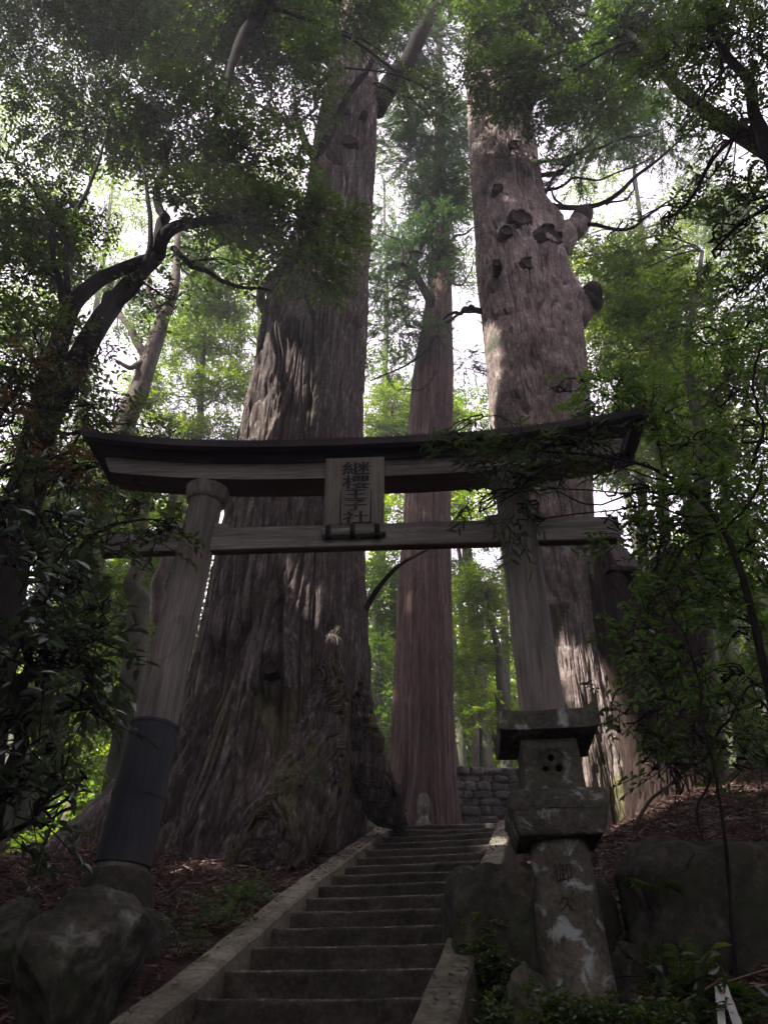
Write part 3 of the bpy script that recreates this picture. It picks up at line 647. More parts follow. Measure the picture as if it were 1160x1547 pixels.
# ------------------------------------------------------------------ giant trunks
def rows_from(edges, Y, low):
    """edges: (v, u_left, u_right) of the trunk in its plane Y -> height, centre x, radius"""
    rows = []
    for v, a, b in edges:
        pa, pb = P(a, v, Y), P(b, v, Y); c = (pa + pb) / 2; r = np.linalg.norm(pb - pa) / 2
        r *= .985; rows.append((c[2], c[0], r))
    rows.sort(); z0, x0, r0 = rows[0]
    return [(z0 - low, x0, r0 * 1.03)] + rows
def bigtrunk(root, rows, Y, mat, nt=520, nz=560, amp=.05, freq=9., vz=.12, seed=0, lobes=None, bumps=(), flute=.06, depthk=1.0, notch=None, twist=0., name='trunk', mat2=None, top=None):
    rows = np.array(rows); z = np.linspace(rows[0, 0], rows[-1, 0], nz)
    cx = np.interp(z, rows[:, 0], rows[:, 1]); rr = np.interp(z, rows[:, 0], rows[:, 2])
    k = np.ones(25) / 25; pad = lambda a: np.convolve(np.pad(a, 12, mode='edge'), k, 'valid'); cx, rr = pad(cx), pad(rr)
    th = np.linspace(0, 2 * np.pi, nt, endpoint=False); T, Zg = np.meshgrid(th, z); R = rr[:, None] + 0 * T
    dx, dy = np.cos(T), np.sin(T)
    Tt = T + twist * Zg
    cy_ = np.stack([np.cos(Tt), np.sin(Tt), Zg * 0], -1)
    low = np.stack([cy_[..., 0] * 1.6, cy_[..., 1] * 1.6, Zg * .18 + seed], -1); g = fbm(low, 3)
    fl = np.stack([cy_[..., 0] * 3.4, cy_[..., 1] * 3.4, Zg * .13 + seed * 2], -1); gf = ridged(fl, 2)
    D = R * (flute * g * 1.2 + flute * gf)
    if lobes:
        for (t0, w, h_top, a) in lobes:
            dt = np.angle(np.exp(1j * (T - t0))); D += a * np.exp(-(dt / w) ** 2) * np.clip((h_top - Zg) / (h_top - z[0] + 1e-6), 0, 1) ** 2.2
    Rm = rr.mean()
    warp = .25 * vnoise(np.stack([cy_[..., 0] * 2, cy_[..., 1] * 2, Zg * .5], -1))
    q = np.stack([cy_[..., 0] * Rm * freq + warp * .9, cy_[..., 1] * Rm * freq + warp * .9, Zg * freq * vz + seed], -1)
    n1 = vnoise(q) ; n2 = vnoise(q * np.array([2.1, 2.1, 1.7]) + 7.7); n3 = vnoise(q * np.array([4.6, 4.6, 3.1]) + 3.1)
    brk = np.clip(.75 + 1.1 * vnoise(q * np.array([1.2, 1.2, 4.]) + 11), .1, 1.5)
    D += amp * (.5 * fbm(q * .5 + 2, 2) + .5 - 1.4 * brk * np.exp(-(n1 / .09) ** 2) - 1.0 * brk * np.exp(-(n2 / .11) ** 2) - .6 * np.exp(-(n3 / .15) ** 2) + .35 * fbm(q * np.array([5, 5, 6.]) + 4, 3))
    X = cx[:, None] + dx * (R + D); Yv = Y + dy * (R + D) * depthk
    V = np.stack([X, Yv, Zg], -1)
    for (c, r, a, hol) in bumps:
        d = np.linalg.norm((V - c) * np.array([1, .8, .75]), axis=-1) / r
        f = a * np.exp(-d ** 2 * 1.3) - hol * np.exp(-(d / .38) ** 2)
        V[..., 0] += dx * f; V[..., 1] += dy * f
    if notch:
        t0, w, z0_, z1_, dep = notch
        dt = np.angle(np.exp(1j * (T - t0))); f = dep * np.exp(-(dt / w) ** 4) * smooth(z0_, z0_ + .4, Zg) * smooth(z1_, z1_ - .4, Zg)
        V[..., 0] -= dx * f; V[..., 1] -= dy * f
    if top is not None:
        V[-1, :, 2] += 0
        for k_ in range(1, 30): V[-k_, :, 2] += top * (1 - k_ / 30) * fbm(np.stack([np.cos(th) * 2.5, np.sin(th) * 2.5, th * 0 + seed], -1), 3)
    f = grid_faces(nz, nt)
    mi = 0
    if mat2 is not None:
        cz = V.reshape(-1, 3)[f].mean(1); mi = ((fbm(cz * np.array([2.4, 2.4, .8]) + 3, 4) > mat2[1]) & (cz[:, 2] < mat2[2])).astype(int)
    mb = MB().add(V.reshape(-1, 3), [f], mi=mi if mat2 is not None else 0)
    mb.add(V[-1], [np.arange(nt)[None]], mi=0)
    return mb.build(name, [mat] + ([mat2[0]] if mat2 is not None else []), root)

def knot(root, p, n, r, l, seed):
    """a broken, hollow limb stub: torn collar, dark rotten inside"""
    n = unit(np.array(n, float)); a = unit(np.cross(n, [0, 0, 1.])); b = np.cross(n, a); m = 40; th = np.linspace(0, 2 * np.pi, m, endpoint=False); V = []
    for k, (d, q) in enumerate(((-.3, 1.5), (l * .3, 1.12), (l, .98), (l * 1.05, .86), (l * .92, .74), (l * .8, .55), (l * .74, .25), (l * .74, .01))):
        w = 1 + .28 * fbm(np.stack([np.cos(th) * 1.3, np.sin(th) * 1.3, th * 0 + seed * 3.1], -1), 4) + .1 * fbm(np.stack([np.cos(th) * 5, np.sin(th) * 5, th * 0 + seed + k], -1), 2)
        dd = d + (.35 * l * fbm(np.stack([np.cos(th) * 2, np.sin(th) * 2, th * 0 + seed * 5.], -1), 3) if k in (2, 3) else 0)
        V.append(p + n * np.broadcast_to(dd, (m,))[:, None] + r * q * w[:, None] * (a * np.cos(th)[:, None] + b * np.sin(th)[:, None]))
    return MB().add(np.vstack(V), grid_faces(8, m)).build('knot_hole', ROTTEN, root, sm=False)

# --- the giant on the left
YL = 10.3
def left_giant():
    E_ = [(1300, 185, 520), (1240, 225, 552), (1170, 262, 560), (1050, 292, 556), (950, 308, 551), (850, 326, 549), (750, 350, 548), (650, 366, 547), (550, 392, 550), (470, 402, 552), (400, 430, 553), (300, 468, 560), (230, 474, 564), (150, 490, 570), (90, 508, 566), (0, 520, 575), (-200, 545, 590), (-400, 565, 600)]
    rows = rows_from(E_, YL, 1.3)
    root = empty('giant_cedar', (rows[1][1], YL, gz(rows[1][1], YL))); tag(root, 'enormous furrowed red brown cedar with flaring roots directly behind the torii on the left', 'cedar tree')
    z0 = rows[1][0]
    lob = [(math.radians(180), .30, z0 + 3.6, 2.3), (math.radians(222), .22, z0 + 2.2, .7), (math.radians(262), .2, z0 + 2.0, .5), (math.radians(284), .2, z0 + 3.0, 1.15), (math.radians(318), .13, z0 + 2.3, .35), (math.radians(12), .2, z0 + 2.0, .25), (math.radians(60), .4, z0 + 2, .5), (math.radians(130), .4, z0 + 2, .6)]
    bumps = [(P(408, 1010, YL - 1.2), .38, .22, .25), (P(440, 860, YL - 1.1), .45, .12, 0), (P(432, 497, YL - .9), .35, .35, 0), (P(490, 605, YL - .95), .22, .12, .12), (P(355, 1100, YL - 1.2), .5, .12, 0),
             (P(528, 212, YL - .75), .22, .02, .35), (P(522, 165, YL - .7), .2, .1, .15), (P(548, 170, YL - .7), .15, .1, .1), (P(480, 235, YL - .7), .35, .22, 0), (P(515, 85, YL - .7), .3, .2, .1)]
    bigtrunk(root, rows, YL, BARK_RED, 900, 1000, amp=.085, freq=5.0, vz=.085, seed=3, lobes=lob, bumps=bumps, flute=.05, depthk=.86, mat2=(GREEN_MOSS, .2, z0 + 1.7))
    # buttress roots running down to the kerb
    for i, (pts, rad) in enumerate([
        ([(505, 930, 9.7), (500, 1020, 9.35), (485, 1110, 9.05), (455, 1195, 8.8), (415, 1270, 8.55), (372, 1330, 8.25)], [.1, .22, .32, .40, .42, .22]),
        ([(540, 1020, 9.9), (548, 1100, 9.75), (562, 1170, 9.75), (582, 1218, 9.98), (606, 1247, 10.3)], [.1, .17, .22, .2, .08])]):
        q = curve([P(*a) for a in pts], 260, .1, i + 5); m = 200; V, Fs = tube(q, np.interp(np.linspace(0, 1, len(q)), np.linspace(0, 1, len(rad)), rad), m)
        cen = np.repeat(q, m, 0); dr = unit(V - cen); th = np.tile(np.linspace(0, 2 * np.pi, m, endpoint=False), len(q)); al = np.repeat(np.cumsum(np.r_[0, np.linalg.norm(np.diff(q, axis=0), axis=1)]), m)
        w_ = np.stack([np.cos(th) * 2.2, np.sin(th) * 2.2, al * .32 + i * 9], -1); w_[:, 2] = al * .12 + i * 9; n1 = vnoise(w_ * 1.3); n2 = vnoise(w_ * 2.9 + 5); n3 = vnoise(w_ * 6.1 + 2)
        D = .07 * fbm(w_ * .6, 3) - .06 * np.exp(-(n1 / .1) ** 2) - .04 * np.exp(-(n2 / .12) ** 2) - .02 * np.exp(-(n3 / .16) ** 2)
        V = V + dr * D[:, None]; f = Fs[0]; cz = V[f].mean(1); mi = (fbm(cz * np.array([3, 3, 1.6]) + 3, 4) > (.1 if i < 1 else .3)).astype(int)
        MB().add(V, [f], mi=mi).build('root', [BARK_RED, GREEN_MOSS], root)
    for i, (pts, r0, r1) in enumerate([
        ([(566, 165, 10.3), (600, 110, 10.1), (632, 55, 9.8), (668, -15, 9.5)], .28, .16),
        ([(478, 240, 9.7), (498, 200, 9.4), (520, 150, 9.3), (560, 90, 9.2), (590, 20, 9.2)], .12, .04),
        ([(474, 235, 9.9), (455, 200, 9.6), (445, 150, 9.5)], .12, .04),
        ([(445, 195, 9.6), (405, 165, 9.3), (360, 160, 9.2)], .06, .02),
        ([(510, 100, 10), (480, 130, 9.8), (470, 170, 9.8), (420, 205, 9.6)], .07, .02),
        ([(402, 470, 10.3), (395, 440, 10.2), (410, 415, 10.2)], .12, .05)]):
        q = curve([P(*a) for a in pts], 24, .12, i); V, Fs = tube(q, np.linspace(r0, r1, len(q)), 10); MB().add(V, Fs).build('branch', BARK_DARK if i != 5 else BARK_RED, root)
    knot(root, P(528, 214, YL - .66), (.1, -1, -.1), .15, .05, 3); knot(root, P(522, 170, YL - .68), (-.2, -1, -.1), .09, .05, 8); knot(root, P(550, 172, YL - .66), (.3, -1, -.1), .07, .05, 9)
    knot(root, P(409, 1012, YL - 1.28), (.0, -1, .1), .09, .05, 4)
    rng = np.random.RandomState(12)
    cm = MB(); fill(cm, rng, [blob(480, 60, 11.5, 90, 80, cov=1.6), blob(600, 60, 11, 90, 70, cov=1.6), blob(540, -40, 11, 160, 70, cov=2), blob(610, -40, 10.5, 60, 50, cov=1.2)], 'cedar', -.1)
    cm.build('crown', [L_CEDAR, BARK_DARK], root, sm=False)
left_giant()

# --- the giant on the right
YR = 10.4
def right_giant():
    E_ = [(1240, 838, 968), (1180, 832, 955), (1130, 826, 942), (1040, 822, 922), (950, 812, 900), (860, 800, 895), (760, 772, 893), (650, 745, 890), (590, 739, 886), (520, 733, 878), (440, 726, 862), (390, 721, 848), (320, 716, 822), (250, 711, 809), (150, 708, 800), (80, 706, 796), (0, 703, 792), (-200, 700, 782), (-400, 700, 775)]
    rows = rows_from(E_, YR, 1.3); z0 = rows[1][0]
    root = empty('giant_cedar', (rows[1][1], YR, gz(rows[1][1], YR))); tag(root, 'huge pinkish grey cedar trunk with dark knot holes and broken limb stubs on the right', 'cedar tree')
    lob = [(math.radians(250), .3, z0 + 3.5, .45), (math.radians(185), .3, z0 + 2.5, .4), (math.radians(300), .25, z0 + 2.2, .4), (math.radians(90), .5, z0 + 2, .5)]
    bumps = [(P(825, 368, YR - .95), .42, .20, 0), (P(783, 335, YR - .9), .34, .12, 0), (P(795, 400, YR - .9), .3, .12, 0), (P(815, 505, YR - .9), .3, .14, 0), (P(845, 560, YR - .85), .3, .15, 0), (P(850, 330, YR - .3), .4, .3, 0), (P(885, 455, YR - .2), .4, .3, 0), (P(900, 1165, YR - 1), .25, .1, 0), (P(870, 1020, YR - 1), .3, .15, 0)]
    bigtrunk(root, rows, YR, BARK_PINK, 760, 900, amp=.036, freq=5.5, vz=.26, seed=9, lobes=lob, bumps=bumps, flute=.05, mat2=(GREEN_MOSS, .08, z0 + 2.9), twist=.02)
    for k, (u, v, r, l, dy) in enumerate([(776, 222, .13, .08, .72), (752, 286, .10, .07, .74), (784, 336, .21, .16, .88), (824, 366, .24, .22, .85), (797, 402, .15, .10, .92), (750, 400, .08, .07, .82), (805, 245, .10, .08, .5), (764, 352, .12, .08, .86)]):
        knot(root, P(u, v, YR - dy), ((u - 775) / 110., -1, -.15), r, l, k)
    for i, (pts, r0, r1, m) in enumerate([
        ([(838, 380, 10.2), (855, 350, 10.1), (872, 328, 10.0), (884, 318, 9.95)], .30, .17, BARK_PINK),
        ([(862, 490, 10.3), (880, 468, 10.2), (892, 450, 10.1), (903, 438, 10.0)], .30, .2, BARK_PINK),
        ([(808, 300, 10.3), (850, 315, 10.0), (915, 310, 9.8), (960, 270, 9.5), (1000, 235, 9.3), (1050, 190, 9.2)], .07, .02, BARK_DARK),
        ([(880, 335, 10), (915, 345, 9.8), (960, 340, 9.7), (1000, 310, 9.6), (1035, 280, 9.6)], .05, .015, BARK_DARK),
        ([(806, 270, 10.3), (850, 260, 10.1), (900, 200, 9.9), (960, 150, 9.8)], .06, .02, BARK_DARK),
        ([(806, 245, 10.3), (870, 235, 10.1), (940, 215, 9.9), (1000, 195, 9.8)], .045, .015, BARK_DARK),
        ([(808, 290, 10.3), (860, 280, 10.1), (920, 262, 9.9), (985, 240, 9.8)], .04, .012, BARK_DARK),
        ([(812, 320, 10.3), (835, 270, 10.1), (860, 240, 10), (895, 175, 10)], .04, .012, BARK_DARK),
        ([(915, 310, 9.8), (955, 285, 9.7), (960, 250, 9.6)], .025, .01, BARK_DARK),
        ([(850, 315, 10.0), (835, 300, 9.9), (838, 270, 9.9), (870, 225, 9.9)], .03, .01, BARK_DARK),
        ([(940, 335, 9.8), (925, 360, 9.7), (975, 400, 9.8)], .02, .008, BARK_DARK),
        ([(728, 470, 10.4), (700, 468, 10.6), (670, 482, 10.9)], .07, .02, BARK_DARK)]):
        q = curve([P(*a) for a in pts], 28, .16, i + 30); V, Fs = tube(q, np.linspace(r0, r1, len(q)), 10)
        if i < 2: V = V + .05 * np.stack([fbm(V * 4 + k, 3) for k in range(3)], -1)
        mb = MB().add(V, Fs); mb.mi[0] = (np.arange(len(mb.mi[0])) > len(mb.mi[0]) * .55).astype(int) if i < 2 else mb.mi[0]; mb.mi[2] = mb.mi[2] + (i < 2); mb.build('branch', [m, ROTTEN], root)
    cm = MB(); rng = np.random.RandomState(14)
    fill(cm, rng, [blob(900, 190, 10.5, 90, 55, cov=1.1), blob(880, 262, 10.2, 75, 35, cov=.8), blob(1000, 190, 10, 80, 60, cov=.9), blob(930, 110, 10.5, 110, 60, cov=1.4), blob(760, -60, 11, 120, 60, cov=2)], 'cedar', -.05)
    cm.build('crown', [L_CEDAR, BARK_DARK], root, sm=False)
right_giant()

# --- the hollow dead stump leaning on it
def stump():
    Y = 9.7
    E_ = [(1240, 950, 1085), (1150, 945, 1070), (1040, 928, 1060), (960, 908, 1055), (900, 896, 1050), (868, 892, 1040)]
    rows = rows_from(E_, Y, 1.2); root = empty('hollow_stump', (rows[1][1], Y, gz(rows[1][1], Y))); tag(root, 'tall dark hollow stump of a dead tree against the right hand giant cedar', 'tree stump')
    bigtrunk(root, rows, Y, STUMP, 420, 420, amp=.05, freq=6, vz=.1, seed=15, flute=.12, notch=(math.radians(268), .6, rows[1][0] + .5, rows[-1][0] + .9, .85), top=1.3, lobes=[(math.radians(200), .3, rows[1][0] + 1.2, .3), (math.radians(330), .3, rows[1][0] + 1.5, .5)])
    for u, v, w, t in ((935, 866, .3, .1),):
        p = P(u, v, Y - .35); mb = MB(); box(mb, p, (w * 1.6, .3, .09), rz=.2, tilt=[[1, 0, -t], [0, 1, 0], [t, 0, 1]]); bevel(mb.build('broken_plank', STUMP, root), .02, 2, .03, 4, 3)
stump()

# --- the straight cedar in the middle, seen between the giants
YC = 14.5
def middle():
    E_ = [(1238, 580, 690), (1200, 583, 689), (1150, 590, 687), (1050, 596, 685), (950, 600, 682), (850, 607, 680), (750, 613, 680), (650, 618, 682), (560, 625, 683), (480, 640, 682), (400, 650, 680), (300, 655, 676), (150, 657, 669), (0, 660, 667)]
    rows = rows_from(E_, YC, 1.2); root = empty('straight_cedar', (rows[1][1], YC, 4.2)); tag(root, 'straight reddish cedar standing beyond the top of the steps between the two giants', 'cedar tree')
    bigtrunk(root, rows, YC, BARK_MID, 420, 700, amp=.03, freq=8, vz=.04, seed=21, flute=.05, lobes=[(math.radians(270), .25, rows[1][0] + 1.5, .15), (math.radians(200), .3, rows[1][0] + 1.2, .3), (math.radians(340), .3, rows[1][0] + 1.2, .3)])
    rng = np.random.RandomState(4); i = 0
    for pts, r0, r1 in [
        ([(655, 470, 14.3), (634, 425, 14), (612, 402, 13.8), (585, 405, 13.7)], .13, .07), ([(612, 402, 13.8), (628, 380, 13.8), (660, 395, 13.8)], .05, .02),
        ([(608, 400, 13.8), (605, 370, 13.9), (570, 345, 13.9)], .05, .015), ([(660, 500, 14.2), (690, 475, 13.9), (722, 465, 13.8)], .05, .03),
        ([(665, 490, 14.2), (640, 530, 13.7), (600, 555, 13.4), (560, 575, 13.3)], .04, .015), ([(660, 560, 14), (640, 585, 13.6), (600, 590, 13.4)], .03, .01),
        ([(665, 400, 14.4), (640, 350, 14), (645, 300, 14)], .05, .015), ([(668, 380, 14.4), (700, 350, 14), (720, 345, 14)], .05, .015), ([(665, 330, 14.4), (630, 290, 14), (600, 280, 14)], .05, .015), ([(668, 420, 14.4), (700, 430, 14.1), (715, 390, 14.1)], .04, .012)]:
        q = curve([P(*a) for a in pts], 20, .15, i + 60); i += 1; V, Fs = tube(q, np.linspace(r0, r1, len(q)), 8); MB().add(V, Fs).build('branch', BARK_DARK, root)
    bl = [blob(665, 430, 13.7, 40, 40, cov=1.6), blob(660, 350, 13.7, 40, 45, cov=1.9), blob(665, 270, 13.8, 45, 45, cov=2.), blob(655, 190, 13.8, 50, 45, cov=2.), blob(640, 120, 14, 40, 35, cov=1.1), blob(600, 330, 15, 45, 50, cov=1.8), blob(660, 300, 14.2, 50, 55, cov=2), blob(620, 240, 15, 60, 50, cov=1.8), blob(690, 240, 15, 40, 50, cov=1.6), blob(690, 380, 14.4, 30, 50, cov=1.7), blob(590, 440, 14, 28, 45, cov=1.6), blob(640, 445, 13.9, 40, 40, cov=1.9), blob(600, 500, 13.8, 40, 30, cov=1.1), blob(660, 510, 13.8, 35, 28, cov=1.4), blob(640, 180, 15.5, 80, 50, cov=1.6), blob(575, 560, 14, 25, 30, cov=1.1), blob(705, 545, 15, 22, 25, cov=.9), blob(700, 470, 15, 25, 25, cov=.8), blob(640, 380, 14.4, 50, 40, cov=1.8), blob(580, 390, 15, 30, 35, cov=1.5)]
    cm = MB(); fill(cm, rng, bl, 'cedar', -.12); cm.build('crown', [L_CEDAR, BARK_DARK], root, sm=False)
middle()

# ------------------------------------------------------------------ other trees
def gp(x, y, dz=-.3): return np.array([x, y, gz(x, y) + dz])
def g0(u, v, Y):
    p = P(u, v, Y); return gp(p[0], Y)
B = blob
# the dark broadleaf that fills the upper left
p_ = [g0(-35, 1250, 8), P(-15, 1000, 8), P(20, 800, 8), P(58, 690, 8), P(100, 590, 8), P(145, 500, 8), P(190, 430, 8), P(240, 385, 8)]
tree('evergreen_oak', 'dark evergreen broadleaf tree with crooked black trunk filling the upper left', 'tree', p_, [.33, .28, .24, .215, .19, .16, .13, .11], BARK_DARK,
     [B(60, 60, 8.5, 110, 90, cov=2.1), B(200, 40, 8.2, 110, 80, cov=2.6), B(330, 80, 8.0, 100, 80, cov=2.8), B(130, 180, 8.2, 110, 80, cov=2.4), B(270, 190, 7.8, 110, 80, cov=3.0), B(390, 250, 7.9, 85, 70, cov=2.8),
      B(40, 290, 8.2, 80, 80, cov=2.2), B(180, 300, 8, 100, 70, cov=2.8), B(300, 320, 7.8, 90, 55, cov=2.8), B(430, 330, 8, 80, 55, cov=2.7), B(470, 400, 8, 60, 45, cov=2.4), B(440, 130, 8.2, 70, 70, cov=2.0),
      B(30, 420, 8, 70, 60, cov=2.2), B(50, 500, 7.5, 60, 40, cov=1.6), B(20, 590, 7.4, 50, 45, cov=1.6), B(110, 590, 7.4, 40, 40, cov=1.1), B(150, 520, 7.7, 40, 30, cov=1.0), B(265, 440, 8, 55, 35, cov=1.0), B(340, 400, 8, 50, 35, cov=1.2), B(200, 640, 8, 40, 45, cov=1.3), B(130, 660, 7.8, 45, 30, cov=1.2), B(170, 740, 8, 50, 40, cov=1.5), B(60, 350, 7.8, 70, 50, cov=2.0), B(160, 380, 8.3, 80, 40, cov=1.8), B(500, 345, 8.1, 40, 50, cov=2.2), B(240, -60, 8.5, 260, 60, cov=2.6), B(0, -30, 9, 120, 70, cov=2)],
     'small', L_DARK, seed=2, gap=-.27, gfreq=1.5, limbs=[
      ([P(58, 640, 8), P(84, 550, 7.9), P(98, 490, 7.9), P(118, 450, 7.8), P(165, 422, 7.8), P(235, 388, 7.8)], .17, .09), ([P(98, 490, 7.9), P(96, 430, 7.8), P(80, 380, 7.8), P(70, 300, 7.9)], .07, .03), ([P(170, 470, 8), P(210, 420, 7.7), P(225, 340, 7.7), P(215, 250, 7.8)], .07, .025),
      ([P(235, 385, 7.9), P(262, 345, 7.8), P(330, 330, 7.7), P(420, 300, 7.8)], .13, .04), ([P(240, 385, 8), P(250, 330, 8), P(240, 290, 8), P(260, 200, 8)], .12, .04),
      ([P(104, 445, 7.8), P(100, 350, 7.8), P(140, 275, 7.8), P(165, 195, 7.9)], .055, .02), ([P(262, 375, 7.9), P(300, 405, 7.7), P(350, 432, 7.6), P(410, 440, 7.6)], .05, .02),
      ([P(100, 350, 7.8), P(60, 300, 7.8), P(20, 250, 7.9)], .03, .012), ([P(185, 440, 8), P(150, 470, 7.7), P(125, 560, 7.8)], .06, .04)], subs=4)
# leafy limb hanging in from the top
p_ = [gp(-2.9, 3.4), np.array([-3.0, 3.8, 4.5]), np.array([-2.7, 4.6, 8.]), P(340, 130, 6.6), P(352, 95, 6.6), P(372, 48, 6.6), P(408, 0, 6.6), P(450, -90, 6.6)]
p_ = [gp(-5.2, 5.0), np.array([-5.0, 5.4, 6.]), np.array([-3.4, 6.4, 10.5]), P(343, 112, 7.2), P(352, 90, 7.2), P(372, 48, 7.2), P(410, -4, 7.2), P(440, -80, 7.2)]
p_ = [gp(1.0, -5.0), np.array([1.0, -4.6, 6.]), np.array([.6, -1.0, 13.]), P(560, -300, 5.0), P(470, -110, 6.5), P(410, -2, 7.2), P(372, 48, 7.4), P(350, 100, 7.4), P(335, 160, 7.4), P(300, 215, 7.5)]
tree('overhanging_tree', 'bare dark bough and small leaved sprays hanging in from the top edge', 'tree', p_, [.4, .36, .3, .2, .16, .13, .11, .085, .05, .015], BARK_DARK,
     [B(420, 30, 7.6, 80, 70, cov=2.2), B(520, 10, 8, 90, 55, cov=2.2), B(610, -20, 8.2, 60, 35, cov=1.6), B(600, 110, 8.6, 60, 35, cov=1.2), B(630, 150, 8.6, 50, 30, cov=1.5), B(340, 10, 7.4, 80, 60, cov=2.4), B(480, 90, 8, 60, 40, cov=1.3)], 'small', L_DARK, seed=5, gap=-.1, tw=.05, subs=4)
# crown hanging over the head of the right giant
p_ = [gp(5.6, 3.4), np.array([5.2, 3.8, 6.]), np.array([4.2, 5.2, 11.]), P(960, 60, 7.2), P(870, 20, 7.4)]
tree('overhanging_tree', 'dark small leaved tree arching over the head of the right giant cedar', 'tree', p_, [.3, .22, .11, .07, .03], BARK_DARK,
     [B(770, 40, 8.2, 75, 60, cov=3.0), B(760, 120, 8.4, 58, 45, cov=2.8), B(840, 100, 8.2, 70, 60, cov=3.0), B(850, 20, 8, 90, 60, cov=3), B(930, 60, 7.6, 80, 70, cov=2.8), B(900, 150, 8.2, 60, 40, cov=2.0), B(800, 160, 8.6, 55, 30, cov=2.0), B(730, -40, 8.4, 90, 50, cov=2.6), B(1010, 20, 7.2, 90, 60, cov=2.8)], 'small', L_DARK, seed=6, gap=-.16, subs=4)
# near tree at the top right, larger leaves
p_ = [gp(4.6, 2.2), np.array([4.4, 2.6, 4.]), P(1230, 300, 4.4), P(1160, 180, 4.6), P(1100, 90, 4.6), P(1060, 10, 4.6)]
tree('evergreen_tree', 'near dark tree with longer drooping leaves in the upper right corner', 'tree', p_, [.16, .14, .1, .07, .05, .03], BARK_DARK,
     [B(1120, 60, 4.6, 90, 80, cov=2.6), B(1030, 90, 5.0, 80, 60, cov=2.1), B(1140, 190, 4.8, 70, 70, cov=2.6), B(1060, 170, 5.4, 55, 45, cov=1.5), B(1130, 310, 5, 60, 60, cov=2.4), B(1150, 420, 5, 50, 60, cov=2.2), B(1080, 390, 5.4, 50, 45, cov=1.6), B(1110, -40, 4.8, 120, 60, cov=2.6), B(1070, 270, 5.6, 40, 40, cov=1.1), B(1000, 330, 6, 45, 22, cov=.8)], 'near', L_DARK, seed=7, gap=-.12, subs=5, gfreq=1.6)
# mid green tree right of the right giant
p_ = [g0(1062, 1150, 9.5), P(1060, 980, 9.5), P(1056, 860, 9.5), P(1065, 760, 9.5), P(1050, 640, 9.5), P(1040, 520, 9.5), P(1060, 380, 9.5)]
tree('broadleaf_tree', 'slim dark trunked tree with mid green crown right of the hollow stump', 'tree', p_, [.19, .17, .15, .13, .1, .07, .04], BARK_MOSS,
     [B(930, 440, 11, 55, 50, cov=2.2), B(990, 470, 10.5, 60, 60, cov=2.4), B(1080, 470, 9.5, 70, 70, cov=2.6), B(950, 540, 10.5, 60, 50, cov=2.2), B(1040, 570, 9.5, 70, 60, cov=2.4), B(1130, 560, 9, 60, 70, cov=2.6), B(900, 390, 11.5, 40, 35, cov=1.6), B(970, 395, 11, 60, 35, cov=1.6), B(1120, 660, 9, 60, 60, cov=2.4), B(1060, 680, 10, 50, 50, cov=1.6), B(1140, 760, 9, 50, 60, cov=2.4)], 'small', L_MID, seed=8, gap=-.08)
# the shrub that covers the right end of the torii
p_ = [g0(1070, 1330, 5.2), P(1060, 1150, 5.3), P(1035, 1000, 5.3), P(1000, 880, 5.4), P(1010, 740, 5.5), P(990, 640, 5.5)]
tree('young_tree', 'young tree with thin stems and fresh green leaves covering the right end of the torii', 'young tree', p_, [.011, .010, .009, .008, .007, .004], BARK_DARK,
     [B(930, 600, 5.7, 60, 26, cov=1.7), B(1000, 620, 5.6, 60, 35, cov=2.1), B(1080, 600, 5.4, 60, 45, cov=2.0), B(965, 740, 5.3, 50, 26, cov=1.3), B(1020, 780, 5.4, 60, 35, cov=2.1), B(1090, 740, 5.4, 60, 50, cov=2.), B(940, 800, 5.6, 34, 20, cov=1.0), B(860, 590, 5.9, 38, 22, cov=1.8), B(1130, 850, 5.2, 40, 60, cov=1.9), B(1060, 880, 5.4, 55, 30, cov=1.9), B(985, 930, 5.4, 42, 18, cov=1.0), B(1110, 960, 5.3, 60, 35, cov=1.9), B(1010, 1000, 5.4, 45, 20, cov=.9), B(960, 985, 5.5, 30, 14, cov=1.2), B(935, 690, 5.5, 34, 16, cov=.8),
      B(1050, 670, 5.5, 60, 35, cov=1.8), B(1130, 660, 5.3, 50, 40, cov=1.8), B(1090, 520, 5.6, 60, 40, cov=1.3), B(1140, 1060, 5.3, 45, 35, cov=1.5), B(1070, 1040, 5.5, 50, 25, cov=1.3), B(1010, 840, 5.6, 45, 22, cov=1.3)], 'near', L_FRESH, seed=9, gap=-.05, gfreq=1.8,
     limbs=[([P(1135, 700, 5.3), P(1140, 640, 5.3), P(1130, 590, 5.3), P(1150, 520, 5.2)], .016, .01), ([P(1000, 880, 5.4), P(1060, 820, 5.3), P(1130, 770, 5.2), P(1150, 700, 5.2)], .014, .01), ([P(1020, 745, 5.5), P(960, 740, 5.4), P(900, 760, 5.3), P(840, 740, 5.3)], .012, .005), ([P(1060, 1150, 5.3), P(1110, 1080, 5.3), P(1180, 1020, 5.3)], .012, .006)], subs=3)
# low twigs with sparse leaves in front of the stump
p_ = [g0(1075, 1300, 5.4), P(1062, 1230, 5.6), P(1050, 1130, 5.7), P(1045, 1020, 5.8)]
tree('sapling', 'sparse sapling with thin arching twigs in front of the hollow stump', 'sapling', p_, [.009, .008, .007, .004], BARK_DARK,
     [B(930, 1065, 5.9, 34, 10, cov=.6), B(975, 1130, 5.8, 32, 12, cov=.7), B(1010, 1075, 5.8, 40, 20, cov=1.1), B(1090, 1090, 5.6, 50, 26, cov=1.1), B(1010, 1160, 5.7, 40, 14, cov=.8), B(1130, 1130, 5.6, 40, 26, cov=1.1)], 'near', L_DARK, seed=19, gap=-.05, subs=3)
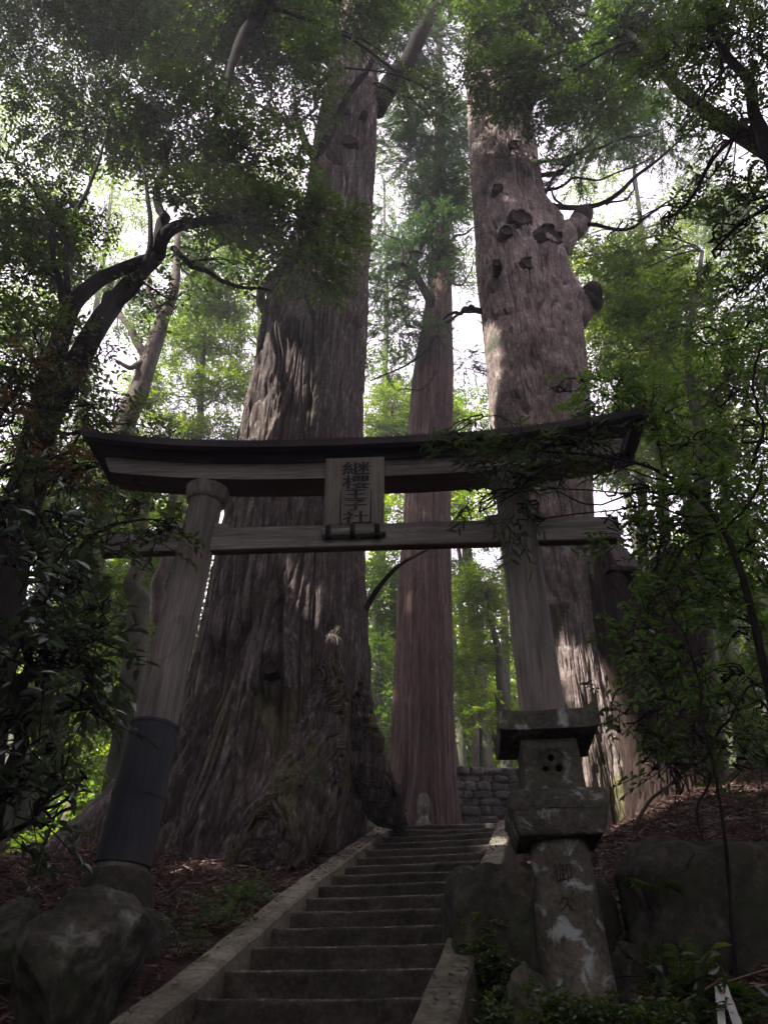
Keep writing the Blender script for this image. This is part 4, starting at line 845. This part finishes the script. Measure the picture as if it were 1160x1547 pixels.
# sprigs lying over the roof beam
p_ = [g0(1190, 1330, 4.9), P(1150, 1000, 5.0), P(1090, 800, 5.1), P(1000, 715, 5.3), P(900, 690, 5.45), P(800, 680, 5.55), P(720, 672, 5.6)]
tree('climbing_branch', 'long narrow leaved branch lying over the roof beam above the right pillar', 'branch', p_, [.03, .026, .022, .016, .013, .009, .004], BARK_DARK,
     [B(690, 675, 5.6, 28, 14, cov=1.0), B(745, 688, 5.55, 40, 18, cov=1.1), B(800, 668, 5.6, 40, 16, cov=1.1), B(775, 722, 5.5, 34, 20, cov=1.3), B(835, 690, 5.5, 42, 18, cov=1.1), B(780, 785, 5.55, 24, 28, cov=.7), B(890, 665, 5.5, 40, 16, cov=1.0), B(720, 745, 5.6, 20, 16, cov=.4)], 'long', L_DARK, seed=29, gap=-.2, subs=3, tw=.02)
# glossy shrub at the left edge
p_ = [g0(-20, 1330, 4.8), P(10, 1180, 4.8), P(30, 1050, 4.8), P(60, 930, 4.8), P(90, 840, 4.8)]
tree('camellia_shrub', 'large glossy leaved dark shrub at the left edge beside the left pillar', 'shrub', p_, [.05, .045, .035, .025, .015], BARK_DARK,
     [B(20, 760, 5.0, 50, 50, cov=1.9), B(70, 800, 5, 45, 40, cov=1.5), B(50, 880, 4.9, 75, 55, cov=2.4), B(120, 880, 5, 36, 26, cov=.8), B(40, 990, 4.7, 80, 60, cov=2.2), B(110, 1010, 4.8, 50, 50, cov=1.8), B(145, 960, 4.9, 40, 34, cov=1.5), B(30, 1110, 4.6, 65, 45, cov=1.7), B(90, 1180, 4.7, 30, 30, cov=.9), B(20, 1200, 4.6, 40, 30, cov=1.1), B(135, 1060, 4.9, 30, 25, cov=.9), B(90, 720, 5.4, 45, 30, cov=1.1)], 'big', L_GLOSS, seed=33, gap=-.08, gfreq=1.7,
     limbs=[([P(30, 1050, 4.8), P(80, 1000, 4.8), P(150, 960, 4.9)], .02, .01), ([P(10, 1180, 4.8), P(60, 1150, 4.7), P(100, 1190, 4.7)], .015, .008)], subs=4)
# sprigs across the left end of the tie beam
p_ = [g0(-30, 1320, 5.5), P(20, 1000, 5.5), P(90, 860, 5.6), P(160, 800, 5.7), P(220, 785, 5.8), P(270, 790, 5.85)]
tree('climbing_branch', 'broad leaved sprig crossing the left end of the lower torii beam', 'branch', p_, [.03, .025, .02, .014, .009, .004], BARK_DARK,
     [B(190, 805, 5.75, 30, 14, cov=.6), B(240, 808, 5.8, 28, 14, cov=.8), B(200, 752, 5.7, 30, 8, cov=.5), B(100, 780, 5.7, 30, 22, cov=.8), B(265, 795, 5.85, 15, 12, cov=.8)], 'near', L_DARK, seed=34, gap=-.2, subs=3, tw=.02)
# russet leaves at the left
p_ = [g0(-90, 1250, 7), P(-60, 900, 7), P(-20, 700, 7), P(30, 580, 7)]
tree('small_tree', 'small tree with russet tinted leaves in front of the dark crooked trunk', 'tree', p_, [.08, .07, .05, .02], BARK_DARK,
     [B(30, 560, 7, 60, 40, cov=1.8), B(100, 540, 7, 50, 35, cov=1.4), B(20, 640, 7, 50, 40, cov=1.6), B(110, 620, 7, 45, 30, cov=1.1), B(70, 700, 7, 60, 35, cov=1.2), B(140, 700, 7, 50, 45, cov=1.6)], 'near', L_AUT, seed=36, gap=-.05)

# --- behind: individual trees
p_ = [g0(130, 900, 14), P(160, 750, 14), P(185, 650, 14), P(213, 575, 14), P(240, 500, 14), P(262, 430, 14), P(270, 350, 14)]
tree('pale_tree', 'leaning pale tan trunk with bare forks behind the dark crooked tree', 'tree', p_, [.34, .31, .28, .24, .18, .12, .08], BARK_PALE,
     [B(230, 430, 14.6, 70, 45, cov=1.8), B(310, 380, 15, 70, 50, cov=2.0), B(170, 480, 14.6, 50, 35, cov=1.6), B(360, 440, 15.5, 60, 50, cov=1.8), B(380, 350, 15.5, 60, 45, cov=1.7), B(300, 450, 15.5, 50, 35, cov=1.5), B(230, 500, 13.6, 30, 25, cov=.8)], 'small', L_MID, seed=41, limbs=[([P(222, 545, 14), P(200, 500, 13.8), P(180, 470, 13.8), P(165, 420, 13.8)], .12, .04), ([P(225, 540, 14), P(200, 555, 13.7), P(175, 545, 13.6)], .09, .04), ([P(245, 490, 14), P(225, 440, 13.8), P(215, 400, 13.8)], .08, .03)], gap=.0)
p_ = [g0(250, 1100, 17), P(270, 800, 17), P(300, 620, 17), P(310, 500, 17)]
tree('maple_tree', 'sunlit yellow green maple between the pale trunk and the left giant cedar', 'maple tree', p_, [.2, .17, .1, .05], BARK_MOSS,
     [B(270, 520, 17, 50, 45, cov=2.4), B(330, 500, 17, 50, 50, cov=2.2), B(340, 590, 17, 50, 50, cov=2.6), B(270, 600, 17, 55, 50, cov=2.8), B(240, 660, 17, 55, 40, cov=2.4), B(320, 660, 17, 60, 35, cov=2.8), B(370, 540, 17.5, 30, 50, cov=2.0), B(220, 590, 17, 35, 35, cov=1.6)], 'small', L_BRIGHT, seed=42, gap=-.08)
p_ = [g0(205, 1100, 13), P(206, 960, 13), P(203, 900, 13), P(214, 830, 13), P(225, 730, 13)]
tree('mossy_tree', 'mossy grey trunk seen under the left end of the lower torii beam', 'tree', p_, [.24, .2, .17, .14, .1], BARK_MOSS, [B(200, 720, 13.5, 60, 30, cov=1.8), B(150, 780, 14, 45, 35, cov=1.6)], 'small', L_MID, seed=43)
p_ = [g0(240, 1090, 15), P(236, 960, 15), P(245, 870, 15), P(262, 760, 15), P(265, 700, 15)]
tree('slender_tree', 'slender dappled trunk just left of the torii pillar under the beam', 'tree', p_, [.2, .17, .15, .12, .1], BARK_PALE, [B(260, 740, 16, 40, 25, cov=1.2)], 'small', L_BRIGHT, seed=44)
k = 0
for (u, v, Y, w, lab) in ((150, 1180, 17, .12, 'thin pale trunk low on the left, nearest the shrub'), (175, 1170, 19, .14, 'second thin pale trunk low on the left beside the metal sleeve'), (100, 1200, 19, .12, 'thin trunk at far left above the lit patch of ground'), (718, 1150, 21, .13, 'thin reddish trunk rising just behind the dry stone wall'), (1110, 1120, 16, .09, 'thin trunk far right, left one of the pair by the edge'), (1142, 1110, 17, .09, 'thin trunk far right nearest the edge of the picture'), (1085, 1000, 13, .12, 'dark leaning trunk behind the young tree on the far right')):
    x = P(u, v, Y)[0]; h = 9 + k; lean_ = (-1) ** k * .3
    b = gp(x, Y); t = b + np.array([lean_, .2, h])
    tree('thin_tree', lab, 'tree', [b, b * .6 + t * .4 + np.array([.1, 0, 0]), t], [w, w * .8, w * .4], BARK_PALE if k < 3 or k == 3 else BARK_MOSS,
         [(t + np.array([0, 0, -.6]), np.array([1.4, 1.4, 1.2]), 1.6), (t + np.array([.8, .4, -2.2]), np.array([1.2, 1.2, .8]), 1.5), (t + np.array([-.8, .2, -2.8]), np.array([1.2, 1.1, .8]), 1.4)], 'small', L_MID if k % 2 else L_BRIGHT, group='thin trees behind the shrine path', seed=50 + k)
    k += 1
# understory trees with bright foliage
spec = [
 ('bushy bright green tree low behind the steps, left of the middle cedar', [(575, 900, 17, 40, 60, 2.2), (565, 1010, 17, 30, 60, 2.2), (590, 860, 18, 40, 40, 1.8), (570, 1100, 17, 25, 50, 2.0)], (575, 1200, 17), 'L_MID'),
 ('bright leafy tree between the middle cedar and the right pillar', [(715, 900, 18, 40, 50, 2.2), (735, 880, 17.5, 35, 40, 2.2), (715, 1000, 18, 40, 50, 2.4), (740, 960, 18, 35, 50, 2.4), (730, 1090, 18, 45, 45, 2.4)], (735, 1170, 18), 'L_BRIGHT'),
 ('light green tree whose top shows just above the torii roof, mid picture', [(590, 610, 19, 40, 35, 1.6), (650, 625, 19, 50, 30, 2.0), (710, 640, 19, 40, 25, 2.0), (580, 650, 19, 35, 25, 1.6), (640, 650, 19.5, 90, 20, 2.2)], (700, 1170, 19), 'L_BRIGHT'),
 ('green tree seen in the gap between the two torii beams', [(600, 770, 18, 35, 30, 2.2), (705, 765, 18, 40, 30, 2.2), (750, 770, 19, 30, 30, 1.8), (650, 720, 20, 120, 30, 2)], (690, 1180, 20), 'L_BRIGHT'),
 ('dim leafy tree right of the stump, low', [(1100, 900, 12, 60, 60, 2.2), (1150, 1000, 12, 50, 60, 2.2), (1090, 1030, 12.5, 50, 50, 2.0), (1130, 1100, 13, 60, 40, 2.0), (1090, 800, 12.5, 60, 50, 2.2)], (1180, 1150, 12.5), 'L_MID'),
 ('leafy tree at far left behind the glossy shrub', [(60, 800, 13, 80, 60, 2.2), (140, 850, 13, 60, 60, 2.2), (60, 950, 13, 80, 60, 2.2), (160, 960, 13.5, 60, 60, 2.2), (110, 1060, 13, 80, 50, 2.2), (40, 1150, 13, 80, 50, 2.2)], (20, 1240, 13), 'L_MID'),
 ('yellow green tree under the left half of the torii beams', [(180, 900, 17, 60, 50, 2.0), (215, 1000, 18, 50, 60, 2.2), (170, 1080, 17, 60, 50, 2.2), (240, 790, 19, 50, 35, 1.6), (180, 780, 18, 40, 30, 1.6), (130, 1150, 16, 50, 30, 1.8)], (185, 1230, 17), 'L_BRIGHT'),
 ('tall green tree left of the pale leaning trunk', [(60, 500, 15, 80, 50, 1.6), (20, 600, 15, 70, 60, 1.8), (120, 590, 15, 50, 50, 1.8), (90, 680, 15, 90, 50, 2.2), (150, 720, 15, 60, 50, 2.2), (60, 760, 15, 80, 50, 2.2)], (60, 1230, 15), 'L_MID'),
 ('green tree showing behind the right giant above the torii end', [(930, 480, 17, 60, 60, 2.2), (1000, 560, 17, 70, 60, 2.2), (920, 580, 17, 50, 50, 2), (1000, 660, 17, 70, 50, 2.0), (940, 700, 17, 60, 40, 2.2), (1080, 640, 17, 70, 60, 2.2)], (980, 1200, 17), 'L_BRIGHT'),
 ('tall loose crowned tree behind the bare boughs, upper right', [(950, 190, 17, 70, 60, 1.1), (1040, 230, 17, 60, 60, 1.1), (980, 330, 17, 60, 40, 1.0), (1090, 330, 17, 50, 60, 1.6), (900, 230, 18, 50, 60, 1.2), (880, 360, 18, 30, 40, 1.3)], (1000, 1200, 18), 'L_MID'),
]
spec += [
 ('tall bright crown filling the far left above the dark trunk', [(30, 330, 20, 110, 80, 1.7), (130, 400, 20, 80, 60, 1.7), (20, 480, 20, 100, 60, 1.8), (160, 300, 21, 80, 60, 1.5), (60, 200, 22, 100, 70, 1.5), (180, 200, 22, 80, 60, 1.4)], (20, 1230, 20), 'L_BRIGHT'),
 ('light green crown between the pale leaning trunk and the left giant', [(330, 400, 20, 80, 60, 1.7), (290, 470, 20, 80, 50, 1.9), (370, 330, 21, 60, 60, 1.5), (380, 470, 20, 40, 50, 1.7), (400, 270, 22, 60, 60, 1.3), (320, 280, 22, 70, 50, 1.4)], (330, 1230, 20), 'L_BRIGHT'),
 ('green crown behind the middle cedar, between it and the left giant', [(590, 560, 20, 45, 50, 1.5), (580, 620, 20, 40, 40, 2.0), (640, 600, 21, 60, 40, 1.6), (590, 470, 22, 40, 40, 1.1), (600, 380, 22, 50, 60, 1.3), (580, 270, 22, 40, 60, 1.3)], (560, 1190, 21), 'L_MID'),
 ('light crown behind the middle cedar, between it and the right giant', [(715, 620, 20, 35, 40, 1.8), (705, 400, 22, 35, 50, 1.2), (700, 300, 22, 40, 50, 1.4), (700, 200, 23, 45, 50, 1.2), (620, 170, 23, 60, 50, 1.2)], (745, 1190, 21), 'L_MID'),
 ('far bright tree at the upper right behind the bare boughs', [(920, 400, 21, 70, 50, 1.8), (1000, 420, 21, 70, 50, 1.9), (1080, 400, 21, 70, 60, 1.8), (1140, 320, 21, 70, 60, 1.5), (900, 300, 22, 50, 50, 1.2), (1060, 300, 22, 60, 50, 1.0), (940, 500, 21, 60, 60, 2.0), (1060, 520, 21, 90, 60, 2.0)], (1080, 1150, 21), 'L_BRIGHT'),
]
MM = {'L_MID': L_MID, 'L_BRIGHT': L_BRIGHT}
for i, (lab, bl, (u, v, Y), mt) in enumerate(spec):
    b = g0(u, v, Y); cs = [B(a[0], a[1], a[2], a[3], a[4], cov=a[5]) for a in bl]; tops = max(cs, key=lambda c: c[0][2])[0]
    tree('understory_tree', lab, 'tree', [b, b * .5 + tops * .5 + np.array([.3, 0, .4]), tops], [.2, .13, .05], BARK_MOSS, cs, 'small' if Y < 20 else 'mid', MM[mt], group='trees behind the giant cedars', seed=70 + i, gap=-.1, subs=3)

# --- far wood as one mass
def far_wood():
    rng = np.random.RandomState(99); bl = []
    for i in range(70):
        y = rng.uniform(23, 46); x = rng.uniform(-1, 1) * y * .75; g = gz(x, y)
        h = rng.uniform(3, 11) * .8
        for k in range(2): bl.append((np.array([x + rng.randn(), y + rng.randn(), g + 1.0 + h * (k + .4) / 2]), np.array([2.3, 2.0, h * .36 + .8]), 1.9))
    mb = MB(); fill(mb, rng, bl, 'vfar', -.2, .5)
    for i in range(60):
        y = rng.uniform(20, 40); x = rng.uniform(-1, 1) * y * .7; b = gp(x, y); V, Fs = tube([b, b + np.array([rng.randn() * .4, 0, rng.uniform(7, 13)])], [.22, .1], 7); mb.add(V, Fs, 0, mi=1)
    tag(mb.build('far_wood', [L_BRIGHT, BARK_MOSS], sm=False), 'sunlit green wood on the hillside beyond the shrine path', 'woodland', kind='stuff')
    # undergrowth
    mb = MB(); bl = []
    for i in range(120):
        y = rng.uniform(12.5, 24); x = rng.uniform(-1, 1) * y * .75
        if abs(x - 1.2) < 2.6 and y < 17: continue
        g = gz(x, y); bl.append((np.array([x, y, g + .5]), np.array([1.0, .8, .7]), 1.6))
    fill(mb, rng, bl, 'far', -.15, 1.0)
    tag(mb.build('undergrowth', [L_MID, BARK_MOSS], sm=False), 'knee high green undergrowth among the background trees', 'undergrowth', kind='stuff')
far_wood()

# --- unseen canopy added left, right, behind and above to darken the scene
def canopy():
    rng = np.random.RandomState(200); bl = []; mb = MB()
    def ok(c, r):        # stays clear of what the photograph looks at
        fw = depth(c); r = r + 1.3; return fw < .3 or abs(c[0]) / fw > .52 + r / fw or (-(c[1]) * math.sin(PITCH) + (c[2] - EYE) * math.cos(PITCH)) / fw > .68 + r / fw
    for az in range(0, 360, 15):
        for d in (8.5, 12.):
            a = math.radians(az + d * 3); x, y = math.sin(a) * d, 3 + math.cos(a) * d
            if y > 13.5: continue
            b = gp(x, y); V, Fs = tube([b, b + [0, 0, 14]], [.25, .12], 7); 
            if ok(b + [0, 0, 8], 1.2) and ok(b + [0, 0, 3], .8): mb.add(V, Fs, 0, mi=1)
            for h in (2., 4., 6.5, 9., 11.5, 14., 16.5):
                c = b + [0, 0, h] + rng.randn(3) * .6; r = 2.0
                if abs(x) < 5.0 and y < 0 and 3 < h < 13: continue      # opening left so sky light reaches the torii front
                if ok(c, r): bl.append((c, np.array([r, r, 1.5]), 2.2))
    for x in np.arange(-15, -4, 2.4):  # high crowns added on the sun side to shade the upper left leaves
        for y in np.arange(-10, 6, 2.4):
            for z in (19., 22., 25.):
                c = np.array([x, y, z]) + rng.randn(3) * .8
                if ok(c, 2.): bl.append((c, np.array([2.2, 2.2, 1.4]), 2.2))
    for x in np.arange(-9, 10, 2.6):
        for y in np.arange(-6, 9, 2.6):
            c = np.array([x, y, 13.5]) + rng.randn(3) * .8
            if ok(c, 2.0): bl.append((c, np.array([2.2, 2.2, 1.0]), 2.2))
    fill(mb, rng, bl, 'shade', -.35, 1.0)
    tag(mb.build('shade_canopy', [L_DARK, BARK_DARK], sm=False), 'unseen dark canopy added around and above the viewpoint to shade the scene', 'woodland', kind='stuff')
canopy()

# ------------------------------------------------------------------ small things
def stone_wall():
    rng = np.random.RandomState(17); a = P(686, 1243, 15.2); root = empty('dry_stone_wall', (a[0], 15.2, 4.2)); tag(root, 'low dry stone wall of stacked rough grey stones behind the top step', 'stone wall')
    z = 4.15; top = P(720, 1172, 15.2)[2]; mb = MB(); row = 0
    while z < top:
        h = rng.uniform(.11, .2); x = a[0] - .1 + rng.uniform(-.1, 0)
        while x < a[0] + 3.2:
            w = rng.uniform(.16, .38)
            V, Fa = rock('', '', (x + w / 2, 15.2 + rng.uniform(-.04, .04), z + h / 2), (w * .58, .2, h * .62), None, rng.randint(1e6), cuts=5, amp=.22, sub=3, build=False, sq=5)
            mb.add(V, Fa); x += w
        z += h * .92
    mb.build('stonework', WALLST, root); mb = MB(); box(mb, (a[0] + 1.5, 15.45, (4.0 + top - .1) / 2), (3.1, .3, top - 4.1)); mb.build('backing', SOIL, root)
stone_wall()
def marker():
    c = P(640, 1240, 13.6); c[2] = 4.2; root = empty('stone_statue', c); tag(root, 'small worn stone figure on a curved base before the middle cedar', 'stone figure')
    zt = P(640, 1206, 13.6)[2] - .0; H = zt - 4.2
    hs = np.array([0, .1, .35, .55, .62, .66, .75, .88, .97, 1.0]); ra = np.array([.2, .21, .2, .15, .1, .1, .125, .13, .08, .01]) * .8
    pa = np.stack([hs * 0 + c[0], hs * 0 + c[1], 4.2 + .14 + hs * (H - .05)], -1); V, Fs = tube(pa, ra * 1.05, 20); V = V + .015 * np.stack([fbm(V * 6 + k, 3) for k in range(3)], -1); MB().add(V, Fs).build('figure', STONE, root)
    xs = np.linspace(-1, 1, 21); V = []
    for x in xs:
        for y, z in ((-.18, 0), (-.2, .12 + .05 * x * x), (.2, .12 + .05 * x * x), (.18, 0)): V.append((c[0] + x * .37, c[1] + y, 4.2 - .02 + z))
    MB().add(V, [grid_faces(21, 4), np.array([[3, 2, 1, 0]]), np.array([[0, 1, 2, 3]]) + 80]).build('base', STONE, root, sm=False)
marker()

def shide():
    c = P(1088, 1490, 4.6); root = empty('paper_streamer', c); tag(root, 'white folded paper streamer hanging from a thin cord at the bottom right', 'paper streamer')
    mb = MB(); z = c[2]; x = c[0]
    for k in range(3):
        for sg in (-1, 1):
            xo = x + sg * (.012 + .012 * k); V = [(xo - .018, c[1] - .01 * k, z - .07 * k), (xo + .018, c[1] - .01 * k - .01, z - .07 * k + .012), (xo + .018 + sg * .014, c[1] - .01 * k - .015, z - .07 * k - .085), (xo - .018 + sg * .014, c[1] - .01 * k, z - .07 * k - .1)]
            mb.add(V, np.array([[0, 1, 2, 3]]))
    o = mb.build('paper', PAPER, root, sm=False); md = o.modifiers.new('s', 'SOLIDIFY'); md.thickness = .001
    V, Fs = tube(curve([c + [-.25, .1, -.1], c + [-.05, 0, .0], c + [0, -.005, .03], c + [.03, .02, .02], c + [.4, .1, .12]], 20), .004, 6); MB().add(V, Fs).build('cord', ROPE, root)
shide()

def fern(name, label, cat, spots, kind, mat, seed):
    rng = np.random.RandomState(seed); root = empty(name, spots[0][0]); tag(root, label, cat); mb = MB()
    for c, r, n in spots:
        p = np.repeat(np.array(c)[None], n, 0) + rng.randn(n, 3) * np.array([r, r, r * .3]) * .35
        d = unit(np.stack([rng.randn(n), rng.randn(n) - .3, rng.rand(n) * .7 + .1], -1)); sp = dict(SP[kind]); L = sp.pop('L'); tw = sp.pop('twig')
        leaves(mb, rng, p, d, L, tw, **sp)
    mb.build('foliage', [mat, BARK_DARK], root, sm=False); return root
def palm(label, u, v, Y, s, seed):
    """a low plant with deeply cut fan shaped leaves"""
    rng = np.random.RandomState(seed); c = P(u, v, Y); root = empty('leafy_plant', c - [0, 0, .12]); tag(root, label, 'plant'); mb = MB(); st = MB()
    for k in range(4):
        a = rng.rand() * 6.28; q = c + np.array([math.cos(a) * s * .9, math.sin(a) * s * .5 - .05, rng.uniform(-.02, .06)])
        V, Fs = tube(curve([c - [0, 0, .12], (c + q) / 2 + [0, 0, .03], q], 8), .003, 4); st.add(V, Fs)
        base = rng.rand()
        for j in range(7):
            t = base + (j - 3) * .62; d = np.array([math.cos(t), math.sin(t) * .8, -.35]); d /= np.linalg.norm(d); sd = np.cross(d, [0, .3, 1.]); sd /= np.linalg.norm(sd); l = s * (1 - .12 * abs(j - 3)); w = l * .14
            V = [q, q + d * l * .35 + sd * w, q + d * l * .7 + sd * w * .7, q + d * l - [0, 0, l * .1], q + d * l * .7 - sd * w * .7, q + d * l * .35 - sd * w]
            mb.add(V, np.array([[0, 1, 2, 3], [0, 3, 4, 5]]), rng.rand())
    mb.build('foliage', L_DARK, root, sm=False); st.build('stem', BARK_DARK, root)
palm('dark plant with deeply cut leaves in front of the boulder, upper one', 975, 1340, 5.05, .13, 3)
palm('dark plant with deeply cut leaves low on the boulder, lower one', 1000, 1440, 4.9, .11, 5)
def cover(name, label, pts, n, kind, mat, seed):
    rng = np.random.RandomState(seed); mb = MB()
    for c, r in pts:
        q = c + rng.randn(n, 3) * np.array(r); d = unit(rng.randn(n, 3) * np.array([1, 1, .4]) + [0, -.5, .3]); sp = dict(SP[kind]); L = sp.pop('L'); tw = sp.pop('twig') * .4; sp['ll'] *= .42; sp['lw'] *= .5; sp['ribbon'] = False
        leaves(mb, rng, q, d, L, tw, **sp)
    tag(mb.build(name, [mat, BARK_DARK], sm=False), label, 'ground cover', kind='stuff')
cover('ground_ivy', 'low small leaved creeping plants around the lantern foot and rocks', [(P(850, 1530, 4.6), (.18, .08, .04)), (P(770, 1535, 4.7), (.12, .08, .05)), (P(730, 1455, 5.0), (.05, .08, .08)), (P(960, 1545, 4.6), (.2, .08, .04)), (P(1060, 1530, 4.7), (.15, .08, .07))], 130, 'near', L_MID, 4)
cover('ground_ferns', 'dark small ferns on the bank left of the lower kerb', [(P(330, 1385, 6.5), (.14, .15, .06)), (P(270, 1440, 6.0), (.12, .12, .06)), (P(370, 1350, 7.1), (.1, .12, .05))], 90, 'near', L_DARK, 6)
fern('broadleaf_seedling', 'cluster of broad leaves with red tinged one around the paper streamer', 'plant', [(P(1040, 1500, 4.9), .12, 9), (P(1120, 1510, 4.8), .12, 8), (P(1010, 1480, 5.0), .06, 3)], 'big', L_DARK, 8)
fern('grass_tuft', 'sunlit green plants on the lit ground patch at far left', 'plant', [(P(45, 1285, 12.4), .8, 60), (P(80, 1268, 12.6), .6, 40)], 'near', L_BRIGHT, 9)

def stick(label, pts, r0, r1, mat=BARK_PALE):
    q = curve([P(*a) for a in pts], 24, .02, 7); V, Fs = tube(q, np.linspace(r0, r1, len(q)), 7); o = MB().add(V, Fs).build('fallen_branch', mat, origin=q[0]); tag(o, label, 'branch')
stick('thin pale stick standing slanted right of the left pillar foot', [(228, 1375, 6.5), (255, 1345, 6.6), (280, 1322, 6.8)], .006, .004)
stick('long curved pale twig arching up from the litter below the stump', [(956, 1250, 8.0), (985, 1205, 7.9), (1020, 1180, 7.8), (1062, 1166, 7.8)], .022, .008)
stick('slender bare twig hanging down over the broad dark boulder', [(1048, 1290, 5.1), (1035, 1310, 5.05), (1020, 1345, 5.0)], .006, .004, BARK_DARK)
stick('brown fallen branch lying on the left bank near the kerb', [(290, 1365, 7.0), (330, 1362, 7.2), (380, 1375, 7.2)], .014, .006, LITTER)
stick('short pale stick poking out of the right bank litter', [(1010, 1245, 8), (1030, 1252, 7.8), (1040, 1262, 7.7)], .016, .014)
stick('bare dark branch rising from the left giant toward the tie beam gap', [(548, 935, 10.2), (560, 905, 10.0), (590, 865, 9.8), (620, 845, 9.7), (650, 828, 9.7)], .05, .015, BARK_DARK)

# ------------------------------------------------------------------ haze volume added to lift the dark tones like lens glare
def haze():
    mb = MB(); box(mb, (0, 60, 28), (760, 860, 66)); m, nt, out = newmat('glare_haze')
    v = N(nt, 'ShaderNodeVolumePrincipled', Density=.005, Anisotropy=.2); v.inputs['Color'].default_value = (.93, .93, 1, 1); nt.links.new(v.outputs[0], out.inputs['Volume'])
    tag(mb.build('haze', m, sm=False), 'thin pale haze added between the trees to lift the dark tones', 'haze', kind='stuff')
haze()

# ------------------------------------------------------------------ light, sky, camera
w = bpy.data.worlds.new('World'); scn.world = w; w.use_nodes = True; nt = w.node_tree
bg = nt.nodes['Background']; sky = nt.nodes.new('ShaderNodeTexSky'); sky.sky_type = 'NISHITA'; sky.sun_disc = False
sky.sun_elevation = SUN_EL; sky.sun_rotation = SUN_AZ; sky.dust_density = 4; sky.air_density = 1.0
hs = nt.nodes.new('ShaderNodeHueSaturation'); hs.inputs['Saturation'].default_value = .3; nt.links.new(sky.outputs[0], hs.inputs['Color'])
tc = nt.nodes.new('ShaderNodeTexCoord'); cn = nt.nodes.new('ShaderNodeTexNoise'); cn.inputs['Scale'].default_value = 3.0; cn.inputs['Detail'].default_value = 6; nt.links.new(tc.outputs['Generated'], cn.inputs[0])
cr_ = nt.nodes.new('ShaderNodeValToRGB'); cr_.color_ramp.elements[0].position = .34; cr_.color_ramp.elements[1].position = .56; nt.links.new(cn.outputs[0], cr_.inputs[0])
mx = nt.nodes.new('ShaderNodeMix'); mx.data_type = 'RGBA'; mx.inputs[7].default_value = (5.6, 4.7, 5.8, 1); nt.links.new(cr_.outputs[0], mx.inputs[0])
nt.links.new(hs.outputs[0], mx.inputs[6]); nt.links.new(mx.outputs[2], bg.inputs[0]); bg.inputs[1].default_value = .15
sl = bpy.data.lights.new('sun', 'SUN'); sl.energy = 5.0; sl.angle = math.radians(.5); sl.color = (1, .94, .86)
so = bpy.data.objects.new('sun', sl); COL.objects.link(so); so.rotation_euler = Vector(SD).to_track_quat('Z', 'Y').to_euler(); so.location = (-20, -5, 30)

cam = bpy.data.cameras.new('camera'); co = bpy.data.objects.new('camera', cam); COL.objects.link(co); scn.camera = co
cam.sensor_fit = 'VERTICAL'; cam.sensor_height = 24; cam.sensor_width = 18; cam.lens = F / 1547 * 24; cam.clip_end = 1500; cam.clip_start = .05
co.matrix_world = Matrix.Translation((0, 0, EYE)) @ Matrix.Rotation(math.pi / 2 + PITCH, 4, 'X') @ Matrix.Rotation(ROLL, 4, 'Z')

scn.view_settings.view_transform = 'Standard'; scn.view_settings.look = 'None'; scn.view_settings.gamma = 1; scn.view_settings.exposure = 1.8
scn.render.engine = 'CYCLES'; cy = scn.cycles; cy.max_bounces = 6; cy.diffuse_bounces = 4; cy.glossy_bounces = 2; cy.transmission_bounces = 3; cy.use_denoising = True; cy.sample_clamp_indirect = 4; cy.caustics_reflective = False; cy.caustics_refractive = False
